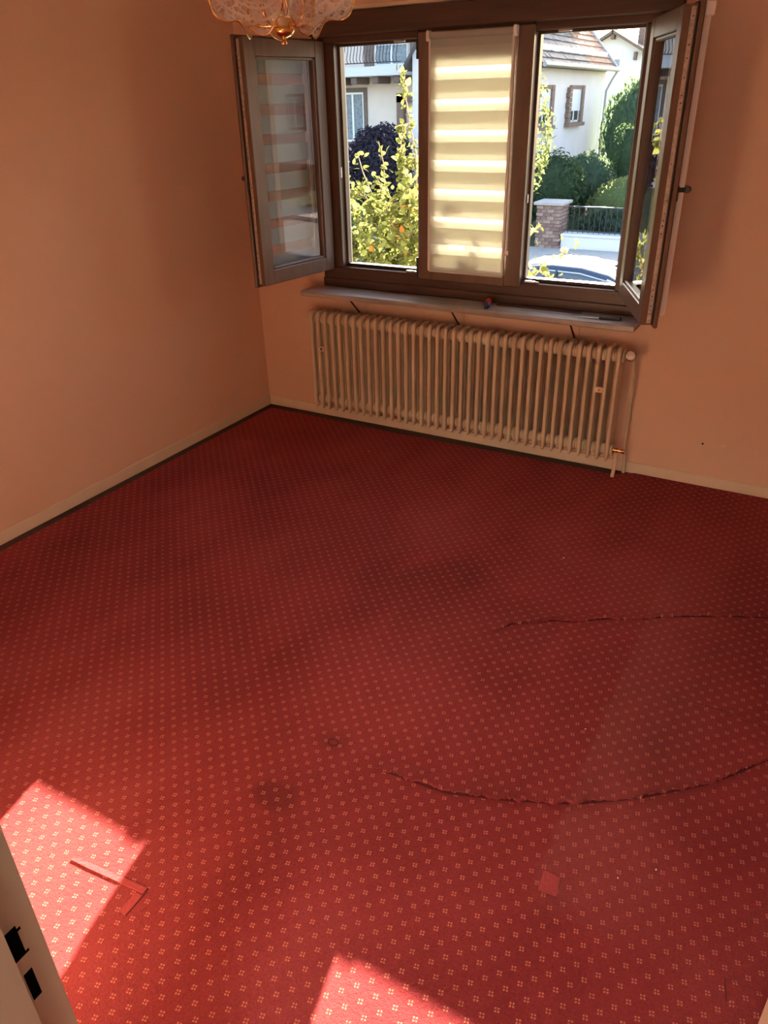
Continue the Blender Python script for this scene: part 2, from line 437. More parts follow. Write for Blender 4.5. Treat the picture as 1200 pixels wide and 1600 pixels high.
TEARS = [([(2.192, -2.401), (2.305, -2.390), (2.424, -2.379), (2.596, -2.317), (2.758, -2.242), (2.911, -2.135), (3.062, -2.002), (3.14, -1.91), (3.212, -1.811), (3.30, -1.66)], 0.055, 0.0095, 1, 3),
         ([(2.253, -1.619), (2.30, -1.545), (2.358, -1.492), (2.43, -1.452), (2.509, -1.417), (2.60, -1.35), (2.719, -1.289), (2.80, -1.23), (2.886, -1.183), (3.0, -1.12), (3.142, -1.058), (3.35, -0.96)], 0.050, 0.0105, 1, 7)]
for pts, wd, h, sd_, seed in TEARS:
    r = MB(); ribbon(r, pts, wd, h, sd_, 0.0055, seed, None, 0.007); r.build('torn_edge', M['carpet'], carpet)
    fr_ = MB(); rq = random.Random(seed*5)          # frayed pale yarn ends along the lip
    for a, b in zip(pts[:-1], pts[1:]):
        a, b = Vector((a[0], a[1], 0)), Vector((b[0], b[1], 0)); L = (b-a).length; t = (b-a)/L; n = Vector((-t.y, t.x, 0))
        for k in range(int(L/0.006)):
            p = a+t*(rq.random()*L)+n*rq.uniform(-0.003, 0.006); hgt = h*rq.uniform(0.5, 1.15)
            q = p+t*rq.uniform(-0.004, 0.004)-n*rq.uniform(0.001, 0.007); w_ = 0.0011
            fr_.add([(p.x-t.x*w_, p.y-t.y*w_, hgt), (p.x+t.x*w_, p.y+t.y*w_, hgt), (q.x, q.y, hgt+rq.uniform(-0.003, 0.002))], [(0, 1, 2)])
    fo = fr_.build('fray', M['fray'], carpet); fo['kind'] = 'stuff'
    g = MB()
    P = [Vector((p[0], p[1], 0)) for p in pts]; vv = []
    for i, p in enumerate(P):
        t = (P[min(i+1, len(P)-1)]-P[max(i-1, 0)]).normalized(); n = Vector((-t.y, t.x, 0))
        e = 0.0070 if 0 < i < len(P)-1 else 0.001
        vv += [(p.x-n.x*e, p.y-n.y*e, 0.0007), (p.x+n.x*0.004, p.y+n.y*0.004, 0.0007)]
    g.add(vv, [(2*i, 2*i+2, 2*i+3, 2*i+1) for i in range(len(P)-1)])
    g.build('tear_gap', M['tear'], carpet)
for pts, h, seed in (([(2.879, -1.675), (3.03, -1.675), (3.199, -1.67), (3.4, -1.665)], 0.005, 11),
                     ([(2.715, -0.78), (2.700, -1.2), (2.728, -1.6), (2.738, -1.9), (2.745, -2.26), (2.740, -2.5)], 0.0022, 12)):
    r = MB(); ribbon(r, pts, 0.03, h, 1, 0.001, seed, True, 0.03); r.build('crease', M['carpet'], carpet)
def patch(poly, h, mat='carpet', name='carpet_patch'):
    MB().prism(poly, 0.0, h, 2).build(name, M[mat], carpet)
patch([(2.748, -2.488), (2.792, -2.492), (2.800, -2.545), (2.752, -2.548)], 0.003, 'scrap')
patch([(2.750, -2.560), (2.768, -2.556), (2.842, -2.566), (2.838, -2.604), (2.755, -2.606)], 0.0025, 'carpet')
patch([(1.640, -3.044), (1.700, -3.036), (1.880, -3.018), (1.880, -3.034), (1.700, -3.051), (1.640, -3.055)], 0.0028, 'scrap')
patch([(1.862, -3.041), (1.884, -3.040), (1.886, -3.098), (1.864, -3.098)], 0.0026, 'scrap')
patch([(3.195, -2.556), (3.29, -2.552), (3.29, -2.612), (3.205, -2.606)], 0.0035, 'carpet')
def cut_shade_line(pts, wd=0.0016):  # dark cut lines with the patch edge shadow painted in
    c = MB(); P = [Vector((p[0], p[1], 0)) for p in pts]
    for a, b in zip(P[:-1], P[1:]):
        t = (b-a).normalized(); n = Vector((-t.y, t.x, 0))*wd
        c.add([(a.x-n.x, a.y-n.y, 0.0010), (b.x-n.x, b.y-n.y, 0.0010), (b.x+n.x, b.y+n.y, 0.0010), (a.x+n.x, a.y+n.y, 0.0010)], [(0, 1, 2, 3)])
    c.build('cut_shade_line', M['tear'], carpet)
cut_shade_line([(2.752, -2.548), (2.748, -2.488), (2.792, -2.492)]); cut_shade_line([(2.768, -2.556), (2.790, -2.575), (2.842, -2.566)]); cut_shade_line([(3.205, -2.606), (3.195, -2.556), (3.29, -2.552)], 0.0022)
cut_shade_line([(1.640, -3.044), (1.700, -3.036), (1.884, -3.018), (1.886, -3.098)])
ring = MB(); ring.tube([(2.027+0.017*math.cos(a*math.pi/10), -2.373+0.013*math.sin(a*math.pi/10), 0.0006) for a in range(21)], 0.0022, 6, False)
ring.build('cut_ring', M['tear'], carpet)
random.seed(5)
for i, (x, y, s) in enumerate(((2.956, -2.165, 0.0010), (2.70, -1.95, 0.0025), (2.33, -1.0, 0.003), (3.0, -2.35, 0.002), (1.0, -0.4, 0.003), (2.92, -2.42, 0.002))):
    c = MB(); c.prism([(x+s*math.cos(k*1.05)*random.uniform(.7, 1.2), y+s*math.sin(k*1.05)*random.uniform(.7, 1.2)) for k in range(6)], 0.0, s*0.8, 2)
    lab = ['white plaster chip on the carpet below the long arc tear', 'tiny pale crumb on the carpet between the two tears', 'pale crumb on the carpet in front of the radiator valve', 'tiny pale crumb lying near the patched carpet corner', 'pale crumb near the room corner left of the radiator', 'tiny crumb right of the small carpet patch'][i]
    o = c.build('plaster_crumb', M['white_plastic']); tag(o, lab, 'crumb', 'crumbs on the carpet')

# ------------------------------------------------------------------ door frame and door
d1 = empty('door_1', (0, 0, 0)); tag(d1, kind='structure')
SX = DX0+0.002
j = MB()
poly = [(SX-0.045, RY+0.012), (SX, RY+0.012), (SX, RY-0.0285), (SX+0.014, RY-0.0285), (SX+0.014, RY-0.15), (SX-0.05, RY-0.15), (SX-0.05, RY-0.001), (SX-0.045, RY-0.001)]
j.prism(poly, 0.0, DZ, 2); jl = j.build('door_jamb', M['jamb'], d1)
j = MB()
ex = DX1
poly = [(ex+0.05, RY+0.006), (ex, RY+0.006), (ex, RY-0.034), (ex-0.014, RY-0.034), (ex-0.014, RY-0.15), (ex+0.04, RY-0.15), (ex+0.04, RY-0.001), (ex+0.05, RY-0.001)]
j.prism(poly, 0.0, DZ, 2); j.build('door_jamb', M['jamb'], d1)
MB().box(DX0-0.04, DX1+0.05, RY-0.15, RY+0.006, DZ, DZ+0.05).build('door_head', M['jamb'], d1)
# strike holes in the jamb, with the small corner nicks of the upper one
y0, y1 = RY-0.0235, RY-0.0105
MB().box(SX-0.002, SX+0.0006, y0, y1, 0.946, 0.994).box(SX-0.002, SX+0.0006, y1-0.002, y1+0.004, 0.984, 0.988).box(SX-0.002, SX+0.0006, y1-0.002, y1+0.004, 0.946, 0.9495).build('latch_slot', M['void'], jl)
MB().box(SX-0.002, SX+0.0006, y0+0.002, y1-0.0005, 0.873, 0.920).build('bolt_slot', M['void'], jl)
lf = MB().box(3.246, 3.286, RY+0.008, RY+0.80, 0.012, 2.0, 0.003).build('door_leaf', M['paint_door'], d1)
MB().tube([(3.232, RY+0.74, 1.04), (3.20, RY+0.74, 1.04), (3.20, RY+0.62, 1.04)], 0.008, 10).build('door_handle', M['steel'], lf)
for z in (0.25, 1.75):
    MB().tube([(3.240, RY+0.010, z), (3.240, RY+0.010, z+0.09)], 0.007, 10).build('hinge', M['steel'], d1)
# fill lamp added in the hall behind the camera, shaped as a ceiling lamp
hl = empty('hall_fill_lamp', (2.9, -4.5, RZ)); tag(hl, 'unseen round fill lamp added in the hall outside the doorway', 'lamp')
MB().lathe([(0.15, 0.0), (0.15, -0.025), (0.13, -0.03), (0.0, -0.03)], (0, 0, 0), 24).build('base', M['white_plastic'], hl)
mm, t_, b_ = new_mat('fill lamp opal glass'); setc(b_, (0.8, 0.8, 0.8), 0.4); b_.inputs['Emission Color'].default_value = (1, 0.93, 0.84, 1)
HR = 0.14
b_.inputs['Emission Strength'].default_value = HALL_FILL_POWER/(math.pi*2*math.pi*HR*HR)
MB().lathe([(HR*math.cos(a*math.pi/16), -0.03-HR*0.8*math.sin(a*math.pi/16)) for a in range(9)], (0, 0, 0), 24).build('shade', mm, hl)

# ------------------------------------------------------------------ window
win = empty('window_1', (0, 0, 0)); tag(win, kind='structure')
FY0, FY1 = -0.015, 0.065
MB().box(WX0, WX1, FY0, FY1, 0.814, 0.925, 0.004).build('frame_bottom_rail', M['frame_h'], win)
MB().box(WX0, WX1, FY0-0.012, FY0+0.01, 0.814, 0.862, 0.004).build('frame_moulding', M['frame_h'], win)
hd = MB().box(WX0, WX1, FY0, FY1, 2.012, WZ1-0.001, 0.004).build('frame_head', M['frame_h'], win)
MB().box(WX0, WX1, FY0-0.02, FY0+0.01, 2.045, WZ1-0.001, 0.005).build('head_board', M['frame_h'], win)
for x0, x1 in ((WX0+0.001, 0.637), (1.122, 1.182), (1.645, 1.700), (2.180, WX1-0.001)):
    MB().box(x0, x1, FY0, FY1, 0.925, 2.012, 0.004).build('frame_post', M['frame'], win)
# rebate lips inside the two open lights, seal and sill drip edge outside
for x0, x1 in ((0.637, 1.122), (1.700, 2.180)):
    r = MB(); r.box(x0, x0+0.012, 0.03, FY1, 0.925, 2.012).box(x1-0.012, x1, 0.03, FY1, 0.925, 2.012)
    r.box(x0+0.012, x1-0.012, 0.03, FY1, 0.925, 0.940).box(x0+0.012, x1-0.012, 0.03, FY1, 2.0, 2.012)
    r.build('rebate_lip', M['frame'], win)
    MB().box(x0+0.012, x1-0.012, 0.026, 0.031, 0.934, 0.942).build('seal', M['gasket'], win)
    MB().box(x0, x1, 0.066, 0.085, 0.905, 0.93).build('rain_rail', M['steel'], win)
# strikers and corner hinge posts on the frame
for x, z in ((1.04, 0.9255), (1.72, 0.9255)):
    s_ = MB(); s_.box(x, x+0.055, -0.010, 0.012, z, z+0.010, 0.002).box(x+0.05, x+0.075, -0.006, 0.006, z, z+0.007, 0.002)
    s_.build('striker', M['steel'], win)
for x, z in ((0.98, 2.003), (1.80, 2.003)):
    MB().box(x, x+0.06, -0.008, 0.010, z-0.001, z+0.0105, 0.002).build('striker', M['steel'], win)
for x in (1.122, 1.698):
    for z in (0.905, 1.96):
        MB().box(x-0.006, x+0.006, FY0-0.010, FY0+0.001, z, z+0.085, 0.002).build('hinge_cover', M['black_plastic'], win)
MB().box(0.630, 0.6385, 0.005, 0.02, 1.39, 1.445, 0.002).build('keeper', M['steel'], win)
MB().box(1.6985, 1.706, 0.005, 0.02, 1.30, 1.34, 0.002).build('keeper', M['steel'], win)
MB().box(WX0-0.03, WX1+0.05, -0.012, 0.0, WZ1+0.002, WZ1+0.020, 0.003).build('head_strip', M['base'], win)
MB().box(WX0+0.016, WX1-0.016, 0.10, WT+0.06, 0.86, 0.885).build('outer_sill', M['steel'], win)

SZ0, SZ1 = 0.903, 2.036
def sash(loc, rz, width, sgn, handle_side):
    """a casement leaf; local +X*sgn runs from the hinge to the free edge, -Y is the room face"""
    X = lambda a: a*sgn
    def bx(mb, a0, a1, y0, y1, z0, z1, b=0.003):
        mb.box(min(X(a0), X(a1)), max(X(a0), X(a1)), y0, y1, z0, z1, b)
    st = 0.072
    b = MB()
    # body (outer, smaller) and flange (room side, larger) of the four members
    bx(b, 0.004, st, 0.0, 0.052, SZ0+0.012, SZ1-0.012); bx(b, width-st, width, 0.0, 0.052, SZ0+0.012, SZ1-0.012)
    bx(b, st, width-st, 0.0005, 0.0515, SZ0+0.012, SZ0+0.084); bx(b, st, width-st, 0.0005, 0.0515, SZ1-0.084, SZ1-0.012)
    s = b.build('sash', M['sash_wood'], win, loc, rz)
    f = MB()
    bx(f, -0.006, 0.07, -0.018, 0.0, SZ0, SZ1, 0.005); bx(f, width-0.07, width+0.014, -0.018, 0.0, SZ0, SZ1, 0.005)
    bx(f, 0.07, width-0.07, -0.0175, 0.0, SZ0, SZ0+0.082, 0.004); bx(f, 0.07, width-0.07, -0.0175, 0.0, SZ1-0.082, SZ1, 0.004)
    f.build('overlap_flange', M['sash_wood'], s)
    # glazing beads and pane
    g = MB(); q = 0.013
    bx(g, st-0.001, st+q, 0.014, 0.044, SZ0+0.084, SZ1-0.084, 0.004); bx(g, width-st-q, width-st+0.001, 0.014, 0.044, SZ0+0.084, SZ1-0.084, 0.004)
    bx(g, st+q, width-st-q, 0.0145, 0.0435, SZ0+0.083, SZ0+0.084+q, 0.004); bx(g, st+q, width-st-q, 0.0145, 0.0435, SZ1-0.084-q, SZ1-0.083, 0.004)
    g.build('glazing_bead', M['sash_wood'], s)
    p = MB(); p.add([(X(st+0.004), 0.028, SZ0+0.088), (X(width-st-0.004), 0.028, SZ0+0.088), (X(width-st-0.004), 0.028, SZ1-0.088), (X(st+0.004), 0.028, SZ1-0.088)], [(0, 1, 2, 3)])
    p.build('pane', M['glass'], s)
    # lock rail let into the free edge, with slots, rubber seal beside it
    e = MB(); bx(e, width-0.002, width+0.0022, 0.010, 0.026, SZ0+0.02, SZ1-0.02, 0.0008); lr = e.build('lock_rail', M['espag'], s)
    h = MB(); random.seed(int(100*width)+sgn)
    for z in (0.935, 0.957, 0.975, 0.992, 1.03, 1.055, 1.075, 1.18, 1.27, 1.30, 1.32, 1.345, 1.52, 1.70, 1.72, 1.745, 1.80, 1.86, 1.90, 1.93, 1.96, 1.985):
        dz = random.uniform(0.0015, 0.005); bx(h, width+0.0015, width+0.0028, 0.0155, 0.0205, z, z+dz, 0.0)
    h.build('rail_slot', M['gasket'], lr)
    for z in (0.93, 1.36, 1.93):
        k = MB(); k.lathe([(0.005, 0), (0.005, 0.006), (0.0035, 0.008), (0, 0.008)], (X(width+0.002), 0.018, z+0.03), 10, Matrix.Rotation(rad(90)*sgn, 3, 'Y')); k.build('locking_cam', M['steel'], lr)
    t = MB(); bx(t, width-0.001, width+0.004, 0.0008, 0.006, SZ0+0.014, SZ1-0.014, 0.001); bx(t, 0.03, width, 0.001, 0.006, SZ1-0.0125, SZ1-0.009, 0.001); t.build('seal', M['gasket'], s)
    # top edge gear
    for a in (0.03, width-0.09):
        k = MB(); bx(k, a, a+0.06, 0.010, 0.026, SZ1-0.0125, SZ1-0.0085, 0.001); k.build('corner_gear', M['steel'], s)
    # handle on the room face at the free stile
    hx = X(width-0.035)
    k = MB(); k.box(hx-0.013, hx+0.013, -0.030, -0.018, 1.385, 1.445, 0.004)
    k.tube([(hx, -0.03, 1.428), (hx, -0.062, 1.428)], 0.011, 12)
    k.tube([(hx+X(0.012), -0.058, 1.428), (hx-X(0.003), -0.066, 1.428), (hx-X(0.07), -0.068, 1.428), (hx-X(0.11), -0.066, 1.428)], [0.011, 0.013, 0.011, 0.009], 12)
    k.build('handle', M['black_plastic'], s)
    # hinges
    for z in (SZ0+0.03, SZ1-0.11):
        MB().tube([(X(-0.010), -0.012, z), (X(-0.010), -0.012, z+0.08)], 0.007, 10).build('hinge', M['black_plastic'], s)
    return s
LS = ((0.540, FY0-0.003, 0), rad(-98.0), 0.560)
RS = ((2.252, FY0-0.003, 0), rad(113.0), 0.560)
sash(LS[0], LS[1], LS[2], 1, 1)
sash(RS[0], RS[1], RS[2], -1, 1)
# the closed middle leaf
CX0, CX1 = 1.134, 1.690
sash_c = sash((CX0, FY0-0.004, 0), 0.0, CX1-CX0, 1, 1)
for ch in list(sash_c.children):
    if ch.name.startswith('handle'): bpy.data.objects.remove(ch, do_unlink=True)

# ------------------------------------------------------------------ day and night roller blinds on the leaves
def blind(name, label, loc, rz, x0, x1, z0, z1, y, n, dense, shift, chain_x, net='blind_net'):
    b = empty(name, loc, rz); tag(b, label, 'blind', 'striped roller blinds of the window')
    zt = z1-0.012
    MB().tube([(x0, y-0.004, zt), (x1, y-0.004, zt)], 0.015, 16).build('roller', M['blind_dense'], b)
    for x in (x0-0.006, x1+0.006):
        MB().box(x-0.008, x+0.008, y-0.022, y+0.014, zt-0.022, zt+0.022, 0.004).build('bracket', M['white_plastic'], b)
    p = (zt-z0)/n
    for layer, yy, off in ((0, y-0.008, 0.0), (1, y+0.006, -shift)):
        zc = zt + off*p if off > 0 else zt
        k = 0; edges = []
        for i in range(-1, n+1):
            a = zt-(i+off)*p-p*0.36          # top of a dense band
            edges.append((a, a-dense*p))
        for (a, c) in edges:
            a1, c1 = min(a, zt), max(c, z0)
            if a1-c1 > 0.002:
                MB().box(x0+0.004, x1-0.004, yy-0.0005, yy+0.0005, c1, a1).build('dense_band', M['blind_dense'], b)
        for (a, c), (a2, c2) in zip(edges[:-1], edges[1:]):
            t1, t0 = min(c, zt), max(a2, z0)
            if t1-t0 > 0.002:
                MB().box(x0+0.004, x1-0.004, yy-0.0003, yy+0.0003, t0, t1).build('sheer_band', M[net], b)
    MB().tube([(x0+0.002, y, z0), (x1-0.002, y, z0)], 0.008, 12).build('bottom_bar', M['blind_case'], b)
    if chain_x is not None:
        ch = MB()
        z = zt
        while z > z0+0.13:
            for dx in (0.0, 0.007):
                ch.lathe([(0, -0.0022), (0.0016, -0.0012), (0.0022, 0), (0.0016, 0.0012), (0, 0.0022)], (chain_x+dx, y-0.010, z), 6)
            z -= 0.0055
        ch.build('bead_chain', M['white_plastic'], b)
        MB().box(chain_x-0.006, chain_x+0.014, y-0.016, y-0.004, z-0.022, z, 0.003).build('chain_weight', M['white_plastic'], b)
    for xa in (x0-0.003, x1-0.006):
        MB().box(xa, xa+0.009, y-0.012, y+0.010, z0, zt).build('side_guide', M['blind_case'], b)
    return b
blind('roller_blind', 'cream striped roller blind on the closed middle leaf of the window', (CX0, FY0-0.004, 0), 0.0, 0.070, 0.487, 0.958, 2.026, -0.036, 8, 0.60, 0.22, 0.499, 'blind_sheer')
blind('roller_blind', 'striped roller blind behind the glass of the open left leaf', LS[0], LS[1], 0.070, 0.490, 0.952, 2.022, -0.038, 8, 0.62, 0.04, None)
blind('roller_blind', 'striped roller blind seen edge-on behind the open right leaf', RS[0], RS[1], -0.528, -0.070, 0.952, 2.022, -0.038, 8, 0.62, 0.04, None)

# ------------------------------------------------------------------ sill with brackets
sl = empty('window_sill', (0, 0, 0)); tag(sl, 'grey weathered wooden sill board under the window, above the radiator', 'sill')
MB().box(0.455, 2.335, -0.200, -0.0275, 0.785, 0.813, 0.004).box(WX0+0.002, WX1-0.002, -0.030, 0.06, 0.7915, 0.8128).build('board', M['sill'], sl)
M['bracket'] = plain('blackened steel bracket', (0.03, 0.022, 0.018), 0.5, 0.4)
for x in (0.760, 1.384, 2.020):
    br = MB(); br.box(x-0.009, x+0.009, -0.165, -0.001, 0.780, 0.785);
    MB().box(x-0.009, x+0.009, -0.006, -0.0002, 0.62, 0.780).build('wall_leg', M['wall'], sl)
    br.tube([(x, -0.155, 0.780), (x, -0.004, 0.640)], 0.0045, 6); br.build('bracket', M['bracket'], sl)

# things left on the sill
s = MB().box(1.60, 2.045, -0.072, -0.046, 0.8132, 0.8190, 0.0012).build('wooden_strip', M['frame_h'])
s.rotation_euler = (0, 0, 0); tag(s, 'thin brown wooden strip lying along the back of the sill', 'wood strip')
sc = empty('screwdriver', (1.565, -0.095, 0.8315), rad(107)); sc.scale = (1.3, 1.3, 1.3); tag(sc, 'short screwdriver with red and blue grip standing out over the sill', 'screwdriver')
M['red_grip'] = plain('red plastic grip', (0.55, 0.045, 0.03), 0.35); M['blue_grip'] = plain('dark blue grip end', (0.02, 0.05, 0.13), 0.4)
RY90 = Matrix.Rotation(rad(90), 3, 'Y')
MB().lathe([(0.0, 0.0), (0.008, 0.0), (0.011, 0.006), (0.0135, 0.02), (0.012, 0.04), (0.0135, 0.062), (0.011, 0.066)], (-0.045, 0, 0), 12, RY90).build('grip', M['red_grip'], sc)
MB().lathe([(0.0, -0.020), (0.009, -0.019), (0.0128, -0.012), (0.0128, 0.0), (0.009, 0.004), (0.0, 0.004)], (-0.046, 0, 0), 12, RY90).build('grip_end', M['blue_grip'], sc)
MB().lathe([(0.004, 0.0), (0.004, 0.05), (0.0025, 0.056), (0, 0.056)], (0.02, 0, 0), 8, RY90).build('blade', M['bracket'], sc)
kn = empty('kitchen_knife', (2.150, -0.130, 0.8135), rad(9)); tag(kn, 'small kitchen knife with black handle at the right end of the sill', 'knife')
MB().prism([(-0.115, 0.000), (0.0, -0.010), (0.0, 0.008), (-0.05, 0.0085)], 0.0035, 0.005, 2).build('blade', M['steel'], kn)
MB().prism([(0.0, -0.008), (0.05, -0.011), (0.098, -0.012), (0.104, 0.0), (0.100, 0.010), (0.05, 0.009), (0.0, 0.009)], 0.0, 0.013, 2).build('grip', M['black_plastic'], kn)

# ------------------------------------------------------------------ radiator
rd = empty('radiator', (0, 0, 0)); tag(rd, 'long beige column radiator with many ribs under the window sill', 'radiator')
NSEC, RXL, PIT = 38, 0.466, 0.0484
Y0, Y1, ZB, ZT = -0.158, -0.048, 0.098, 0.690
def section_mesh():
    m = MB(); cd = 0.036                        # column depth in y
    # each column: rounded bar running up; built from stacked rings (width in x, depth in y)
    def column(yc, front):
        rings = [(ZB, 0.004, 0.010), (ZB+0.018, 0.0085, 0.016), (ZB+0.05, 0.0110, 0.018), (ZB+0.09, 0.0105, 0.018), (ZT-0.09, 0.0105, 0.018), (ZT-0.05, 0.0120, 0.018), (ZT-0.016, 0.0120, 0.016), (ZT-0.003, 0.010, 0.010), (ZT, 0.008, 0.003)]
        n = 12; v = []; f = []
        for i, (z, hx, hy) in enumerate(rings):
            sh = 0.0
            if i == 0: sh = -0.004*front
            if i >= 7: sh = front*(0.006 if i == 7 else 0.013)
            for k in range(n):
                a = 2*math.pi*k/n; ca, sa = math.cos(a), math.sin(a)
                ex = abs(ca)**0.6*(1 if ca >= 0 else -1); ey = abs(sa)**0.6*(1 if sa >= 0 else -1)
                v.append((hx*ex, yc+sh+hy*ey, z))
        for i in range(len(rings)-1):
            for k in range(n):
                f.append((i*n+k, i*n+(k+1) % n, (i+1)*n+(k+1) % n, (i+1)*n+k))
        f.append(tuple(range(n-1, -1, -1))); f.append(tuple(range((len(rings)-1)*n, len(rings)*n)))
        m.add(v, f, True)
    column(Y0+0.018, 1); column(Y1-0.018, -1); column((Y0+Y1)/2, 0)
    # top and bottom headers joining the columns and the round nipples
    m.box(-0.0105, 0.0105, Y0+0.014, Y1-0.014, ZT-0.072, ZT-0.001, 0.006)
    m.box(-0.009, 0.009, Y0+0.014, Y1-0.014, ZB+0.012, ZB+0.078, 0.006)
    m.box(-0.004, 0.004, Y0+0.02, Y1-0.02, ZB+0.07, ZT-0.07)
    for z in (ZT-0.048, ZB+0.052):
        m.lathe([(0.031, -0.0242), (0.031, -0.012), (0.024, -0.0118), (0.024, 0.0118), (0.031, 0.012), (0.031, 0.0242)], (0, (Y0+Y1)/2-0.006, z), 16, RY90)
    return m.mesh('section', M['rad'])
sm_ = section_mesh()
for i in range(NSEC):
    o = bpy.data.objects.new('section', sm_); C.objects.link(o); o.parent = rd
    o.location = (RXL+0.0135+i*PIT, 0, 0)
xe = RXL+0.0135+(NSEC-1)*PIT+0.0145
yc = (Y0+Y1)/2-0.006
for i, z in ((1, 0.475), (35, 0.475)):
    x = RXL+0.0135+(i+0.5)*PIT
    pl = MB().box(x-0.020, x+0.020, Y0-0.006, Y0+0.006, z-0.014, z+0.014, 0.002).build('meter_plate', M['base'], rd)
    MB().box(x-0.006, x+0.006, Y0-0.0075, Y0-0.0055, z-0.007, z+0.007, 0.001).build('seal_mark', M['bracket' if i == 1 else 'brass'], pl)
# thermostat valve at the top right, supply pipe and lower return fitting
zv = ZT-0.050
MB().tube([(xe, yc, zv), (xe+0.055, yc, zv)], 0.011, 12).lathe([(0.018, 0.006), (0.018, 0.02), (0.013, 0.021)], (xe, yc, zv), 6, RY90).lathe([(0.016, 0.028), (0.016, 0.046)], (xe, yc, zv), 14, RY90).build('valve_body', M['steel'], rd)
hdm = Matrix.Rotation(rad(62), 3, 'X')
th = MB().lathe([(0.0, 0.0), (0.014, 0.0), (0.019, 0.008), (0.021, 0.014), (0.021, 0.052), (0.0215, 0.054), (0.0195, 0.060), (0.0, 0.061)], (xe+0.042, yc-0.006, zv), 20, hdm).build('thermostat_head', M['white_plastic'], rd)
gl = MB()
for k in range(18):
    a = 2*math.pi*k/18; c_, s_ = math.cos(a), math.sin(a)
    p0 = hdm @ Vector((0.0212*c_, 0.0212*s_, 0.016)); p1 = hdm @ Vector((0.0212*c_, 0.0212*s_, 0.042))
    o_ = Vector((xe+0.042, yc-0.006, zv)); gl.tube([o_+p0, o_+p1], 0.0016, 4)
gl.build('grip_slot', M['gasket'], th)
MB().tube([(xe+0.045, yc, zv), (xe+0.045, yc+0.045, zv-0.02), (xe+0.045, -0.040, zv-0.06), (xe+0.050, -0.036, 0.16), (xe+0.060, -0.036, 0.05), (xe+0.062, -0.036, 0.001)], 0.0085, 12).build('pipe', M['rad'], rd)
zr = ZB+0.052
rf = MB().tube([(xe-0.004, yc, zr), (xe+0.030, yc, zr)], 0.010, 12).lathe([(0.019, 0.006), (0.019, 0.016), (0.014, 0.018)], (xe, yc, zr), 6, RY90)
rf.lathe([(0.015, 0.022), (0.015, 0.032)], (xe, yc, zr), 6, RY90).tube([(xe+0.030, yc, zr), (xe+0.060, yc, zr)], 0.008, 10).lathe([(0.012, 0.050), (0.012, 0.066), (0.009, 0.068)], (xe, yc, zr), 8, RY90)
rf.build('return_fitting', M['brass'], rd)
MB().tube([(xe+0.026, yc, zr), (xe+0.026, yc-0.002, 0.05), (xe+0.022, yc-0.002, 0.001)], 0.0095, 12).build('pipe', M['base'], rd)

# ------------------------------------------------------------------ chandelier
cx, cy, cz = 1.640, -1.825, 1.888
ch = empty('chandelier', (cx, cy, cz)); tag(ch, 'brass chandelier with lacy frosted glass bell shades', 'chandelier')
MB().lathe([(0.0, 0.0), (0.006, 0.001), (0.0085, 0.007), (0.0065, 0.013), (0.004, 0.016), (0.008, 0.019), (0.020, 0.022), (0.028, 0.028), (0.031, 0.034), (0.031, 0.039), (0.027, 0.041), (0.0, 0.042)], (0, 0, 0), 24).build('finial', M['brass'], ch)
M['amber'] = plain('clear amber glass', (0.86, 0.62, 0.34), 0.08); M['amber'].node_tree.nodes['Principled BSDF'].inputs['Transmission Weight'].default_value = 0.6
MB().lathe([(0.027, 0.041), (0.030, 0.050), (0.030, 0.064), (0.026, 0.074), (0.012, 0.078), (0.008, 0.08)], (0, 0, 0), 24).build('hub', M['amber'], ch)
MB().lathe([(0.008, 0.076), (0.009, 0.12), (0.013, 0.13), (0.009, 0.14), (0.008, 0.30), (0.020, 0.32), (0.024, 0.35), (0.010, 0.37), (0.005, 0.38), (0.005, RZ-cz-0.05), (0.045, RZ-cz-0.045), (0.05, RZ-cz)], (0, 0, 0), 20).build('stem', M['brass'], ch)
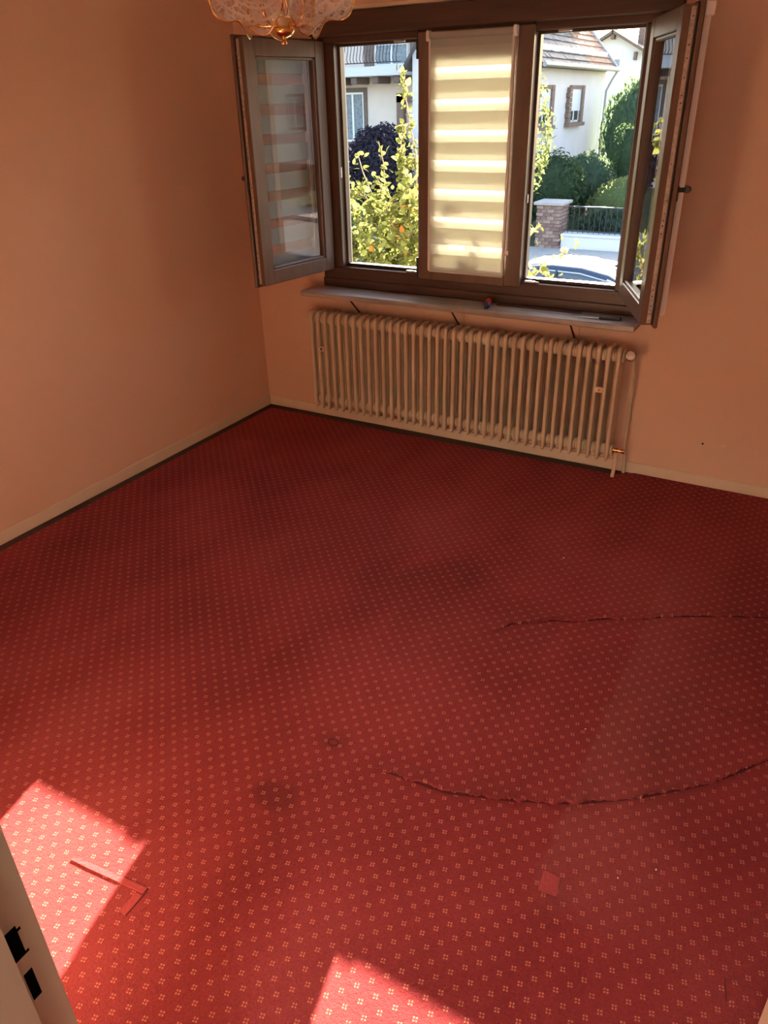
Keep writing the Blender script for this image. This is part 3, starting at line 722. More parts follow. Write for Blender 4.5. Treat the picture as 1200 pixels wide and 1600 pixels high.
def shade_material():
    m = bpy.data.materials.new('lacy frosted shade glass'); m.use_nodes = True; t = m.node_tree; t.nodes.clear()
    tc = t.nodes.new('ShaderNodeTexCoord'); sx = t.nodes.new('ShaderNodeSeparateXYZ'); t.links.new(tc.outputs['Object'], sx.inputs[0])
    r = math_(t, 'SQRT', math_(t, 'ADD', math_(t, 'MULTIPLY', sx.outputs[0], sx.outputs[0]), math_(t, 'MULTIPLY', sx.outputs[1], sx.outputs[1])))
    an = math_(t, 'ARCTAN2', sx.outputs[1], sx.outputs[0])
    w1 = math_(t, 'ABSOLUTE', math_(t, 'SINE', math_(t, 'MULTIPLY', an, 8.0))); w2 = math_(t, 'SINE', math_(t, 'MULTIPLY', r, 330.0))
    vo = t.nodes.new('ShaderNodeTexVoronoi'); vo.inputs['Scale'].default_value = 70.0; vo.feature = 'DISTANCE_TO_EDGE'; t.links.new(tc.outputs['Object'], vo.inputs['Vector'])
    lace = math_(t, 'LESS_THAN', math_(t, 'MULTIPLY', vo.outputs['Distance'], math_(t, 'ADD', 0.5, w1)), 0.10)
    ringl = math_(t, 'GREATER_THAN', w2, 0.72)
    fac = math_(t, 'MAXIMUM', lace, ringl)
    d = t.nodes.new('ShaderNodeBsdfDiffuse'); d.inputs[0].default_value = (0.78, 0.70, 0.66, 1)
    tl = t.nodes.new('ShaderNodeBsdfTranslucent'); tl.inputs[0].default_value = (0.8, 0.72, 0.68, 1)
    mt = t.nodes.new('ShaderNodeMixShader'); mt.inputs[0].default_value = 0.5; t.links.new(d.outputs[0], mt.inputs[1]); t.links.new(tl.outputs[0], mt.inputs[2])
    tr = t.nodes.new('ShaderNodeBsdfTransparent'); tr.inputs[0].default_value = (0.95, 0.9, 0.88, 1)
    g = t.nodes.new('ShaderNodeBsdfGlossy'); g.inputs['Roughness'].default_value = 0.05
    m0 = t.nodes.new('ShaderNodeMixShader'); m0.inputs[0].default_value = 0.10; t.links.new(tr.outputs[0], m0.inputs[1]); t.links.new(g.outputs[0], m0.inputs[2])
    m1 = t.nodes.new('ShaderNodeMixShader'); t.links.new(math_(t, 'MULTIPLY', math_(t, 'ADD', 0.10, fac), 0.5), m1.inputs[0]); t.links.new(m0.outputs[0], m1.inputs[1]); t.links.new(mt.outputs[0], m1.inputs[2])
    out = t.nodes.new('ShaderNodeOutputMaterial'); t.links.new(m1.outputs[0], out.inputs[0]); return m
M['lace'] = shade_material()
def shade_pt(u, v):
    """local: axis -Z is the open side; v 0 neck .. 1 scalloped rim"""
    a = 2*math.pi*u
    r = 0.016+0.100*(v**0.8); z = -0.008-0.058*(v**1.5)
    sc_ = max(0.0, (v-0.4)/0.6)**2
    r *= 1+0.07*sc_*math.cos(6*a); z -= 0.010*sc_*math.cos(6*a)
    return (r*math.cos(a), r*math.sin(a), z)
shm = MB().sheet(shade_pt, 48, 12).mesh('shade', M['lace'])
rim_ = MB().tube([shade_pt(k/72, 1.0) for k in range(73)], 0.0016, 6, False).mesh('rim', M['brass'])
sock = MB().lathe([(0.005, 0.020), (0.011, 0.016), (0.013, 0.0), (0.016, -0.006), (0.018, -0.012), (0.0, -0.014)], (0, 0, 0), 16).mesh('socket', M['brass'])
for k in range(5):
    a = rad(-15+72*k); dx, dy = math.cos(a), math.sin(a)
    pts = []
    for (r, z) in ((0.024, 0.048), (0.050, 0.047), (0.068, 0.050), (0.082, 0.060), (0.090, 0.080), (0.091, 0.105), (0.090, 0.150), (0.098, 0.174), (0.116, 0.180), (0.132, 0.168)):
        pts.append((r*dx, r*dy, z))
    arm = MB().tube(pts, 0.0055, 10).build('arm', M['brass'], ch)
    tilt = Matrix.Rotation(a, 4, 'Z') @ Matrix.Rotation(rad(-42), 4, 'Y')
    for nm, me in (('socket', sock), ('shade', shm)):
        o = bpy.data.objects.new(nm, me); C.objects.link(o); o.parent = ch
        o.matrix_local = Matrix.Translation((0.135*dx, 0.135*dy, 0.158)) @ tilt
        if nm == 'shade':
            r_ = bpy.data.objects.new('rim', rim_); C.objects.link(r_); r_.parent = o

# ================================================================== OUTSIDE
GZ = -2.40
M['asphalt'] = plain('grey asphalt', (0.16, 0.155, 0.15), 0.9, var=0.15, vs_=3)
M['lawn'] = plain('dull green lawn', (0.060, 0.085, 0.030), 0.95, var=0.3, vs_=2)
M['kerb'] = plain('pale concrete', (0.40, 0.37, 0.34), 0.9, var=0.1, vs_=5)
M['facade_pink'] = plain('pale pink beige render', (0.76, 0.63, 0.54), 0.9, var=0.04, vs_=1.5)
M['facade_white'] = plain('off white render', (0.72, 0.67, 0.68), 0.9, var=0.04, vs_=1.5)
M['facade_far'] = plain('white distant render', (0.66, 0.66, 0.68), 0.9)
M['plinth'] = plain('greyish pink plinth render', (0.42, 0.34, 0.33), 0.9, var=0.08, vs_=3)
M['stone'] = plain('brown sandstone', (0.22, 0.145, 0.115), 0.9, var=0.2, vs_=8)
M['timber'] = plain('grey brown timber', (0.17, 0.12, 0.095), 0.8, var=0.15, vs_=6)
M['iron'] = plain('dark painted iron', (0.045, 0.045, 0.055), 0.5, 0.3)
M['shutter'] = plain('white roller shutter', (0.66, 0.68, 0.74), 0.6)
M['dark_pane'] = plain('dark window glass', (0.05, 0.06, 0.075), 0.08)
M['curtain_pane'] = plain('window glass with pale curtain', (0.22, 0.25, 0.28), 0.15, var=0.3, vs_=14)
M['zinc'] = plain('zinc gutter', (0.30, 0.31, 0.33), 0.5, 0.5)
M['tile_orange'] = plain('weathered clay roof tile', (0.36, 0.205, 0.135), 0.8, var=0.3, vs_=5)
M['tile_shaded'] = plain('shade-toned grey roof tile', (0.13, 0.125, 0.13), 0.7, var=0.25, vs_=5)

def gz(y):                                  # ground height across the street
    if y < 20.3: return GZ
    return GZ + min(1.1, (y-20.3)*0.16)
g = MB()
ys = [WT, 3, 6, 8.3, 8.31, 17.6, 17.61, 20.3, 22, 24, 27, 40, 90]
v = []; 
for y in ys: v += [(-70, y, gz(y)), (90, y, gz(y))]
g.add(v, [(2*i, 2*i+1, 2*i+3, 2*i+2) for i in range(len(ys)-1)])
ground = g.build('ground', M['lawn']); tag(ground, kind='structure')
MB().box(-70, 90, 8.3, 17.6, GZ-0.05, GZ+0.012).build('road', M['asphalt'], ground)
MB().box(-70, 90, 17.6, 19.7, GZ-0.05, GZ+0.12).build('pavement', M['kerb'], ground)

# ---- neighbour house on the left with the balcony
hA = empty('house', (0, 0, 0)); tag(hA, 'pale pink neighbour house with iron balcony behind the leafy tree', 'house')
HY = 25.5
MB().box(-24, -12.05, HY, HY+9, -2.4, 5.6).build('wall', M['facade_pink'], hA)
MB().prism([(-24.6, 5.5), (-12.0, 5.5), (-15, 7.6), (-21.3, 7.6)], HY-0.6, HY+9.6, 1).build('roof', M['tile_orange'], hA)
bal = MB().box(-17.5, -12.1, HY-1.15, HY, 2.60, 2.92, 0.02).build('balcony_slab', M['facade_far'], hA)
for x in (-15.9, -15.0, -14.2, -13.25, -12.35):
    MB().box(x-0.13, x+0.13, HY-1.0, HY, 2.36, 2.60, 0.02).build('beam', M['timber'], hA)
rl = MB().box(-17.5, -12.1, HY-1.12, HY-1.07, 3.86, 3.90).box(-17.5, -12.1, HY-1.12, HY-1.07, 3.02, 3.05).build('balcony_rail', M['iron'], hA)
barm = MB().tube([(0, 0, 3.88), (0, 0, 3.60), (0, -0.03, 3.45), (0, -0.10, 3.28), (0, -0.13, 3.15), (0, -0.07, 3.05), (0, 0, 3.03)], 0.014, 5).mesh('bar', M['iron'])
for i in range(38):
    o = bpy.data.objects.new('bar', barm); C.objects.link(o); o.parent = rl; o.location = (-17.4+i*0.14, HY-1.10, 0)
def ext_window(parent, x0, x1, z0, z1, y, frame, pane, cols=2, sur=None, name='window'):
    f = MB(); t = 0.07
    f.box(x0, x1, y-0.05, y+0.02, z0, z0+t).box(x0, x1, y-0.05, y+0.02, z1-t, z1)
    w_ = (x1-x0)/cols
    for k in range(cols+1):
        xx = x0+k*w_; f.box(max(x0, xx-t*0.6), min(x1, xx+t*0.6), y-0.048, y+0.02, z0, z1)
    wo2 = f.build(name, frame, parent)
    for k in range(cols):
        MB().box(x0+k*w_+0.03, x0+(k+1)*w_-0.03, y-0.02, y+0.0, z0+0.04, z1-0.04).build('pane', pane, wo2)
    if sur:
        s_ = MB(); b = 0.16
        s_.box(x0-b, x0, y-0.04, y+0.03, z0-b, z1+b).box(x1, x1+b, y-0.04, y+0.03, z0-b, z1+b).box(x0, x1, y-0.04, y+0.03, z1, z1+b).box(x0, x1, y-0.06, y+0.03, z0-b, z0)
        s_.build('surround', sur, wo2)
    return wo2
wA = ext_window(hA, -13.75, -12.35, 2.95, 4.05, HY-0.01, M['white_plastic'], M['curtain_pane'], 2)
MB().box(-13.72, -12.38, HY-0.10, HY-0.05, 3.62, 5.1).build('roller_shutter', M['shutter'], wA)
MB().box(-14.25, -13.85, HY-0.08, HY, 2.92, 5.2).build('shutter_leaf', M['stone'], hA)
MB().box(-12.25, -12.06, HY-0.08, HY, 2.92, 5.2).build('shutter_leaf', M['stone'], hA)
ext_window(hA, -15.35, -14.35, 0.35, 2.10, HY-0.01, M['white_plastic'], M['curtain_pane'], 2, M['timber'])
dr = MB().box(-12.75, -12.45, HY-0.25, HY, -2.4, 2.0).box(-12.75, -12.06, HY-0.25, HY, 1.72, 2.02).build('porch_frame', M['stone'], hA)

# ---- neighbour house on the right, its long side wall running away from the street
hB = empty('house', (0, 0, 0)); tag(hB, 'off white house with steep tiled roof and dormer across the street', 'house')
BX, BY0, BY1, EZ = -6.8, 24.0, 32.8, 3.10
RGX, RGZ = -9.35, EZ+2.55*1.125
MB().box(-11.4, BX, BY0, BY1, -0.45, EZ+0.25).prism([(-11.4, EZ), (BX, EZ), (RGX, RGZ)], BY0+0.02, BY1-0.02, 1).build('wall', M['facade_white'], hB)
MB().box(-11.4, BX+0.05, BY0, BY1+0.05, -2.2, -0.45).build('plinth', M['plinth'], hB)
MB().box(BX, BX+0.04, BY0, BY1, EZ-0.45, EZ-0.38).build('cornice', M['stone'], hB)
pitch = math.atan2(RGZ-EZ+0.41, BX+0.35-RGX); L_ = math.hypot(RGZ-EZ+0.41, BX+0.35-RGX); random.seed(21)
def roof_side(name, ya, yb, mat):
    """overlapping courses of tiles on the +X slope, real stepped geometry"""
    m = MB(); n = 16; cl = L_/n
    m.add([(BX+0.35, ya, EZ-0.41), (BX+0.35, yb, EZ-0.41), (RGX, yb, RGZ), (RGX, ya, RGZ)], [(0, 1, 2, 3)])
    ux, uz = -math.cos(pitch), math.sin(pitch); nx, nz = math.sin(pitch), math.cos(pitch)
    for i in range(n):
        x0_ = BX+0.35+ux*cl*i; z0_ = EZ-0.39+uz*cl*i
        y = ya - (0.12 if i % 2 else 0)
        while y < yb:
            w_ = 0.24; h0 = 0.055+random.uniform(-0.01, 0.015)
            a, b = max(y+0.008, ya), min(y+w_-0.008, yb)
            if b-a > 0.03:
                x1_, z1_ = x0_+ux*cl*1.15, z0_+uz*cl*1.15
                m.add([(x0_+nx*h0, a, z0_+nz*h0), (x0_+nx*h0, b, z0_+nz*h0), (x1_+nx*0.012, b, z1_+nz*0.012), (x1_+nx*0.012, a, z1_+nz*0.012), (x0_, a, z0_), (x0_, b, z0_)], [(0, 1, 2, 3), (4, 5, 1, 0)])
            y += w_
    o = m.build(name, mat, hB); o['kind'] = 'stuff'; return o
roof_side('roof_tiles', BY0-0.3, 29.6, M['tile_shaded']); roof_side('roof_tiles', 29.6, BY1+0.35, M['tile_orange'])  # grey part has the dormer's shade put into its tile colour
MB().add([(-11.75, BY0-0.3, EZ-0.4), (-11.75, BY1+0.35, EZ-0.4), (RGX, BY1+0.35, RGZ+.02), (RGX, BY0-0.3, RGZ+.02)], [(0, 1, 2, 3)]).build('roof_slope', M['tile_shaded'], hB)
MB().tube([(BX+0.42, BY0-0.3, EZ-0.38), (BX+0.42, BY1+0.40, EZ-0.38)], 0.08, 8).build('gutter', M['zinc'], hB)
MB().tube([(BX+0.42, BY1+0.15, EZ-0.45), (BX+0.25, BY1+0.1, EZ-0.75), (BX+0.10, BY1-0.05, EZ-1.15), (BX+0.08, BY1-0.05, -2.0)], 0.05, 8).build('downpipe', M['zinc'], hB)
MB().tube([(BX+0.40, BY1+0.36, EZ-0.36), (RGX, BY1+0.36, RGZ+0.06)], 0.07, 6).build('verge_board', M['zinc'], hB)
def side_window(y0, y1, z0, z1):
    f = MB(); x = BX
    f.box(x-0.02, x+0.03, y0, y1, z0, z0+0.06).box(x-0.02, x+0.03, y0, y1, z1-0.06, z1).box(x-0.02, x+0.03, y0, y0+0.06, z0, z1).box(x-0.02, x+0.03, y1-0.06, y1, z0, z1).box(x-0.02, x+0.03, (y0+y1)/2-0.05, (y0+y1)/2+0.05, z0, z1)
    w_ = f.build('window', M['white_plastic'], hB)
    for a, b in ((y0+0.05, (y0+y1)/2-0.04), ((y0+y1)/2+0.04, y1-0.05)):
        MB().box(x-0.01, x+0.012, a, b, z0+0.05, z1-0.05).build('pane', M['dark_pane'], w_)
    MB().box(x+0.032, x+0.06, y0, y1, z0+0.38, z1).build('roller_shutter', M['shutter'], w_)
    s_ = MB(); s_.box(x, x+0.13, y1, y1+0.28, z0-0.05, z1+0.12).box(x, x+0.10, y0, y1, z1, z1+0.12)
    s_.build('surround', M['stone'], w_)
    MB().box(x, x+0.20, y0-0.34, y1+0.36, z0-0.15, z0-0.02).build('sill', M['stone'], w_)
    k = 0; z = z0
    while z < z1:
        MB().box(x, x+0.14, y0-0.30-(0.06 if k % 2 else 0), y0, z, min(z+0.155, z1+0.1)).build('brick', M['stone'], w_); z += 0.17; k += 1
side_window(27.95, 29.3, 0.90, 2.02)
side_window(24.3, 25.6, 0.90, 2.02)
dm = MB().box(-9.3, -7.55, 29.0, 31.2, EZ+0.30, 5.55).build('dormer', M['facade_white'], hB)
f = MB(); f.box(-7.56, -7.5, 29.55, 30.65, EZ+1.15, EZ+1.22).box(-7.56, -7.5, 29.55, 30.65, 5.25, 5.3).box(-7.56, -7.5, 29.55, 29.62, EZ+1.15, 5.3).box(-7.56, -7.5, 30.58, 30.65, EZ+1.15, 5.3).box(-7.56, -7.5, 30.06, 30.14, EZ+1.15, 5.3).build('dormer_window', M['white_plastic'], dm)
MB().box(-7.555, -7.52, 29.6, 30.6, EZ+1.2, 5.27).build('dormer_pane', M['dark_pane'], dm)
MB().box(-7.58, -7.35, 29.4, 30.8, EZ+1.0, EZ+1.12).build('dormer_sill', M['timber'], dm)
MB().box(-9.3, -7.3, 28.8, 31.4, 5.55, 5.66).build('dormer_roof', M['zinc'], dm)

# ---- far gable house
hC = empty('house', (0, 0, 0)); tag(hC, 'distant white gable house with arched window behind the conifers', 'house')
FYY = 72.0; ax = -16.95
MB().prism([(ax-3.4, -2), (ax+2.5, -2), (ax+2.5, 5.2), (ax, 6.5), (ax-3.4, 4.7)], FYY, FYY+8, 1).build('wall', M['facade_far'], hC)
for x0_, z0_, x1_, z1_ in ((ax-0.05, 6.72, ax+3.05, 5.02), (ax+0.05, 6.72, ax-3.8, 4.62)):
    MB().prism([(x0_, z0_), (x1_, z1_), (x1_, z1_-0.25), (x0_, z0_-0.25)], FYY-0.7, FYY+8.4, 1).build('roof', M['timber'], hC)
fw = MB(); arch = [(ax-0.75, 3.9), (ax+0.85, 3.9), (ax+0.85, 5.0)] + [(ax+0.05+0.8*math.cos(k*math.pi/8), 5.0+0.25*math.sin(k*math.pi/8)) for k in range(1, 8)] + [(ax-0.75, 5.0)]
fw.prism(arch, FYY-0.08, FYY, 1); fw = fw.build('window', M['shutter'], hC)
MB().box(ax-0.6, ax+0.7, FYY-0.12, FYY-0.07, 3.98, 4.5).build('pane', M['curtain_pane'], fw)
MB().box(ax-0.15, ax+0.15, FYY-0.6, FYY, 6.0, 6.35).build('beam', M['timber'], hC)
MB().box(ax+1.95, ax+2.15, FYY-0.6, FYY, 4.4, 5.0).build('beam', M['timber'], hC)
MB().box(ax+1.55, ax+2.05, FYY+2, FYY+2.6, 5.6, 8.2).build('chimney', M['timber'], hC)
MB().tube([(ax+2.9, FYY+3, 5.0), (ax+2.95, FYY+3, 8.6)], 0.03, 5).build('aerial', M['iron'], hC)

# ---- garden wall, brick pillar and railings
pw = MB().box(-4.15, 14.0, 19.75, 20.15, GZ, -1.93, 0.02).box(-4.15, 14.0, 19.70, 20.20, -1.93, -1.86, 0.01)
pw = pw.build('garden_wall', M['facade_far']); tag(pw, 'low white plastered garden wall right of the brick pillar', 'wall')
M['brick'] = plain('brown red clinker brick', (0.25, 0.155, 0.125), 0.9, var=0.25, vs_=9)
M['mortar'] = plain('grey mortar', (0.30, 0.27, 0.25), 0.95)
bp = empty('brick_pillar', (-4.54, 20.0, GZ)); tag(bp, 'square brick gate pillar with concrete cap at the garden wall', 'pillar')
MB().box(-0.33, 0.33, -0.33, 0.33, 0, 1.33).build('core', M['mortar'], bp)
MB().box(-0.46, 0.46, -0.46, 0.46, 1.33, 1.42, 0.015).build('cap', M['kerb'], bp)
random.seed(4)
bm_ = MB().box(-0.112, 0.112, -0.055, 0.055, 0.0, 0.088, 0.006).mesh('brick', M['brick'])
bms = [bm_]
for tint, nm in (((0.33, 0.22, 0.18), 'pale brick'), ((0.20, 0.12, 0.10), 'dark brick')):
    c_ = bm_.copy(); c_.materials.clear(); c_.materials.append(plain(nm, tint, 0.9, var=0.2, vs_=9)); bms.append(c_)
for k in range(13):
    for side in range(4):
        for q in range(3):
            o = bpy.data.objects.new('brick', random.choice(bms)); C.objects.link(o); o.parent = bp
            off = (q-1)*0.235 + (0.05 if k % 2 else -0.05)
            a = side*math.pi/2
            o.location = (math.cos(a)*0.305-math.sin(a)*off, math.sin(a)*0.305+math.cos(a)*off, 0.008+k*0.1015); o.rotation_euler = (0, 0, a+math.pi/2)
            if abs(off) > 0.24: o.scale = (0.95, 1, 1)
def railing(label, x0, x1, z0, z1):
    r = empty('iron_railing', (0, 0, 0)); tag(r, label, 'railing', 'iron railings of the garden opposite')
    n = int((x1-x0)/0.16)
    MB().box(x0, x1, 19.93, 19.97, z1-0.04, z1).build('top_rail', M['iron'], r)
    MB().box(x0, x1, 19.93, 19.97, z0+0.05, z0+0.08).build('bottom_rail', M['iron'], r)
    bmh = MB().tube([(0, 0, z0), (0, 0, z1-0.03)], 0.011, 5).mesh('bar', M['iron'])
    for i in range(n+1):
        o = bpy.data.objects.new('bar', bmh); C.objects.link(o); o.parent = r; o.location = (x0+0.03+(x1-x0-0.06)*i/n, 19.95, 0)
railing('iron railing standing on the low white garden wall', -4.05, 4.0, -1.86, -1.10)
railing('iron railing left of the brick pillar, mostly behind the blind', -9.5, -5.0, -2.28, -1.05)

# ---- plants
M['leaf_dark'] = translucent('dark green shrub leaves', (0.075, 0.115, 0.065), (0.12, 0.17, 0.06), 0.4, var=0.4)
M['leaf_mid'] = translucent('mid green hedge leaves', (0.17, 0.21, 0.09), (0.32, 0.36, 0.12), 0.45, var=0.4)
M['leaf_blue'] = translucent('blue green conifer needles', (0.085, 0.125, 0.085), (0.13, 0.19, 0.09), 0.4, var=0.4)
M['leaf_purple'] = translucent('dark purple shrub leaves', (0.045, 0.038, 0.052), (0.07, 0.05, 0.065), 0.35, var=0.4)
M['leaf_olive'] = translucent('olive tree leaves', (0.12, 0.15, 0.07), (0.17, 0.20, 0.07), 0.5, var=0.35)
M['bark'] = plain('grey brown bark', (0.13, 0.09, 0.065), 0.9, var=0.3, vs_=20)
def rand_dir(r):
    while True:
        v = Vector((r.uniform(-1, 1), r.uniform(-1, 1), r.uniform(-1, 1)))
        if 0.05 < v.length < 1: return v.normalized()
def foliage(parent, c, rad3, n, size, mat, seed, core=0.86, boxy=False, up=0.0):
    r = random.Random(seed); m = MB(); c = Vector(c)
    def surf(d, s):
        if boxy:
            k = max(abs(d.x), abs(d.y), abs(d.z)); d = d/k
            d = Vector((max(-1, min(1, d.x)), max(-1, min(1, d.y)), max(-1, min(1, d.z))))
        return c + Vector((d.x*rad3[0], d.y*rad3[1], d.z*rad3[2]))*s
    if core:                                   # dense inner body
        nu, nv = 20, 12
        def fn(u, v):
            a = 2*math.pi*u; b = math.pi*(v-0.5); d = Vector((math.cos(a)*math.cos(b), math.sin(a)*math.cos(b), math.sin(b)))
            return tuple(surf(d, core*(1+0.06*math.sin(a*5+seed)*math.cos(b*7))))
        m.sheet(fn, nu, nv)
    for i in range(n):
        d = rand_dir(r); p = surf(d, r.uniform(0.82, 1.06) + 0.08*math.sin(d.x*7+seed)*math.cos(d.z*6))
        nrm = (d+rand_dir(r)*0.9).normalized(); t = nrm.cross(rand_dir(r)); 
        if up: t = (t+Vector((0, 0, up))).normalized()
        t.normalize(); b = nrm.cross(t).normalized(); s = size*r.uniform(0.6, 1.3)
        m.add([p-t*s, p-b*s*0.45, p+t*s, p+b*s*0.45], [(0, 1, 2, 3)])
    o = m.build('foliage', mat, parent); o['kind'] = 'stuff'; return o
def bush(name, label, c, r3, n, size, mat, seed, **kw):
    zb = gz(c[1]); b = empty(name, (c[0], c[1], zb)); tag(b, label, 'tree' if 'conifer' in name or 'tree' in name else 'bush')
    foliage(b, (0, 0, c[2]-zb), r3, n, size, M[mat], seed, **kw)
    MB().tube([(0, 0, -0.05), (0.02, 0, (c[2]-zb)*0.5), (0, 0.02, c[2]-zb)], [0.08, 0.06, 0.04], 7).build('stem', M['bark'], b)
    return b
bush('rounded_shrub', 'large dark green shrub behind the brick pillar', (-5.35, 22.0, -0.85), (1.15, 0.95, 1.10), 2600, 0.075, 'leaf_dark', 31)
bush('rounded_shrub', 'low bushy shrub between the dark shrub and the clipped ball', (-4.75, 24.0, -0.75), (0.95, 0.8, 0.85), 2000, 0.07, 'leaf_blue', 32, up=0.6)
bush('clipped_ball_hedge', 'clipped rounded hedge ball behind the railing', (-2.95, 22.55, -1.30), (1.15, 1.0, 0.78), 4200, 0.05, 'leaf_mid', 33, core=0.93)
bush('grassy_shrub', 'loose pale shrub growing through the railing under the clipped ball', (-2.85, 20.68, -1.72), (1.1, 0.36, 0.50), 1200, 0.10, 'leaf_blue', 38, up=1.2, core=0.6)
bush('clipped_block_hedge', 'tall clipped dark hedge block right of the white house', (-2.9, 26.0, -0.35), (1.25, 0.8, 1.15), 3600, 0.06, 'leaf_dark', 34, core=0.93, boxy=True)
bush('conifer', 'tall feathery conifer behind the clipped hedge block', (-5.0, 31.5, 0.2), (1.35, 1.1, 2.05), 3600, 0.11, 'leaf_blue', 35, up=1.5)
bush('conifer', 'second feathery conifer further right behind the hedge', (-1.9, 33.0, 0.0), (1.2, 1.0, 2.2), 2600, 0.11, 'leaf_blue', 36, up=1.5)
bush('purple_shrub', 'dark purple shrub in front of the pink house', (-11.5, 21.6, -0.35), (1.25, 0.9, 1.40), 6500, 0.085, 'leaf_purple', 37, core=0.72)
bush('rounded_shrub', 'small dark green shrub right of the purple shrub', (-9.25, 21.6, -0.85), (0.72, 0.7, 1.30), 1600, 0.07, 'leaf_dark', 39)
bush('slender_tree', 'slender olive leaved tree beside the middle blind', (-0.78, 6.6, 1.30), (0.42, 0.42, 0.80), 900, 0.045, 'leaf_olive', 40, core=0)

# ---- the leafy tree right outside the window
M['leaf_y'] = translucent('sunlit yellow green leaf', (0.17, 0.20, 0.06), (0.30, 0.32, 0.095), 0.5, var=0.35)
M['leaf_o'] = translucent('autumn orange leaf', (0.45, 0.18, 0.05), (0.7, 0.30, 0.07), 0.5)
M['twig'] = plain('pale twig bark', (0.30, 0.22, 0.16), 0.8, var=0.2, vs_=30)
tree = empty('apple_tree', (0.3, 1.75, GZ)); tag(tree, 'yellow green leafy tree right outside the window', 'tree')
T0 = Vector((0.3, 1.75, GZ))
def leaf_mesh(name, mat):
    m = MB(); n = 6; v = []; f = []
    for i in range(n+1):
        s_ = i/n; w_ = 0.36*math.sin(math.pi*min(1, s_**0.8*0.97+0.03))**0.9+0.004
        z = -0.22*s_*s_
        v += [(-w_, s_, z+0.16*w_), (0, s_, z), (w_, s_, z+0.16*w_)]
    for i in range(n): f += [(3*i, 3*i+1, 3*i+4, 3*i+3), (3*i+1, 3*i+2, 3*i+5, 3*i+4)]
    m.add(v, f, True); return m.mesh(name, mat), v, f
lm_y, LV, LF = leaf_mesh('leaf', M['leaf_y']); lm_o, _, _ = leaf_mesh('leaf', M['leaf_o'])
rt = random.Random(77)
trunk = MB(); tips = []
MB().tube([(0, 0, -0.05), (0.02, 0, 1.2), (-0.03, 0.03, 1.9)], [0.09, 0.07, 0.055], 10).build('trunk', M['bark'], tree)
def branch(p, q, r0, r1, sag=0.05):
    p, q = Vector(p), Vector(q); pts = []
    for k in range(7):
        s_ = k/6; pts.append(p.lerp(q, s_)+Vector((rt.uniform(-1, 1), rt.uniform(-1, 1), rt.uniform(-1, 1)))*0.018*(0 < k < 6)+Vector((0, 0, sag*math.sin(math.pi*s_))))
    MB().tube([x-T0 for x in pts], [r0+(r1-r0)*k/6 for k in range(7)], 6).build('branch', M['twig'], tree); return pts
B0 = T0+Vector((0, 0, 1.85))
leaves = []                                   # (position, direction, size)
def dress(pts, n, s0=0.045, s1=0.070, spread=0.03):
    for i in range(n):
        s_ = rt.uniform(0.08, 1.0)*(len(pts)-1); k = min(int(s_), len(pts)-2); p = pts[k].lerp(pts[k+1], s_-k)
        d = (pts[k+1]-pts[k]).normalized()*0.5+rand_dir(rt)*0.9+Vector((0, 0, 0.15)); d.normalize()
        leaves.append((p+rand_dir(rt)*spread*rt.random(), d, rt.uniform(s0, s1)))
tips = [((0.105, 1.75, 1.93), 60), ((0.16, 1.62, 1.60), 50), ((0.02, 1.50, 1.50), 46), ((-0.16, 1.50, 1.42), 40), ((0.22, 1.55, 1.40), 60), ((-0.05, 1.35, 1.22), 70), ((0.12, 1.30, 1.28), 70),
        ((0.34, 1.35, 1.30), 70), ((-0.30, 1.45, 1.20), 60), ((-0.45, 1.6, 1.35), 40), ((0.45, 1.35, 1.12), 70), ((0.70, 1.40, 1.05), 70), ((1.00, 1.35, 1.00), 55), ((1.28, 1.45, 0.98), 40), ((1.52, 1.42, 0.86), 26), ((0.95, 1.55, 1.78), 45), ((1.12, 1.48, 1.62), 50), ((1.04, 1.42, 1.36), 60),
        ((-0.10, 1.20, 0.95), 80), ((0.10, 1.15, 0.90), 90), ((0.30, 1.15, 0.95), 90), ((0.02, 1.25, 0.70), 90), ((0.22, 1.2, 0.62), 90), ((-0.25, 1.3, 0.75), 70), ((0.45, 1.2, 0.70), 80), ((0.7, 1.25, 0.6), 60), ((1.0, 1.3, 0.6), 50),
        ((0.0, 1.6, 1.05), 70), ((0.25, 1.7, 1.1), 70), ((-0.3, 1.9, 1.0), 60), ((0.5, 1.9, 1.0), 60), ((-0.7, 1.7, 1.0), 40)]
for (q, n) in tips:
    q = Vector(q); mid = B0.lerp(q, 0.5)+Vector((rt.uniform(-0.1, 0.1), rt.uniform(-0.08, 0.08), 0.03))
    p1 = branch(B0, mid, 0.022, 0.011); p2 = branch(mid, q, 0.010, 0.0025)
    dress(p2, int(n*(1.2 if q.z > 1.4 else 2.6)), 0.034, 0.056, spread=0.07 if q.z > 1.4 else 0.11)
    dress(p1[3:], n//2, 0.036, 0.058, spread=0.12)
    for _ in range(3):                        # side twigs
        a = p2[rt.randint(2, 5)]; e = a+rand_dir(rt)*rt.uniform(0.10, 0.2)+Vector((0, -0.02, 0.03)); tw = branch(a, e, 0.004, 0.0015, 0.01); dress(tw, n//5, spread=0.03)
def leaf_matrix(p, d, s_):
    up = rand_dir(rt)*0.8+Vector((0, 0, 1)); x = d.cross(up).normalized(); z = x.cross(d).normalized()
    return Matrix(((x.x*s_, d.x*s_, z.x*s_, p.x-T0.x), (x.y*s_, d.y*s_, z.y*s_, p.y-T0.y), (x.z*s_, d.z*s_, z.z*s_, p.z-T0.z), (0, 0, 0, 1)))
def in_view(p):
    d = p-CAM; az = math.degrees(math.atan2(d.x, d.y)); tn = d.z/math.hypot(d.x, d.y)
    return (-32.5 < az < -27.2 or -19.2 < az < -15) and -0.19 < tn < 0.08
leaves.sort(key=lambda l: (not in_view(l[0]), (l[0]-CAM).length))
rest = MB()
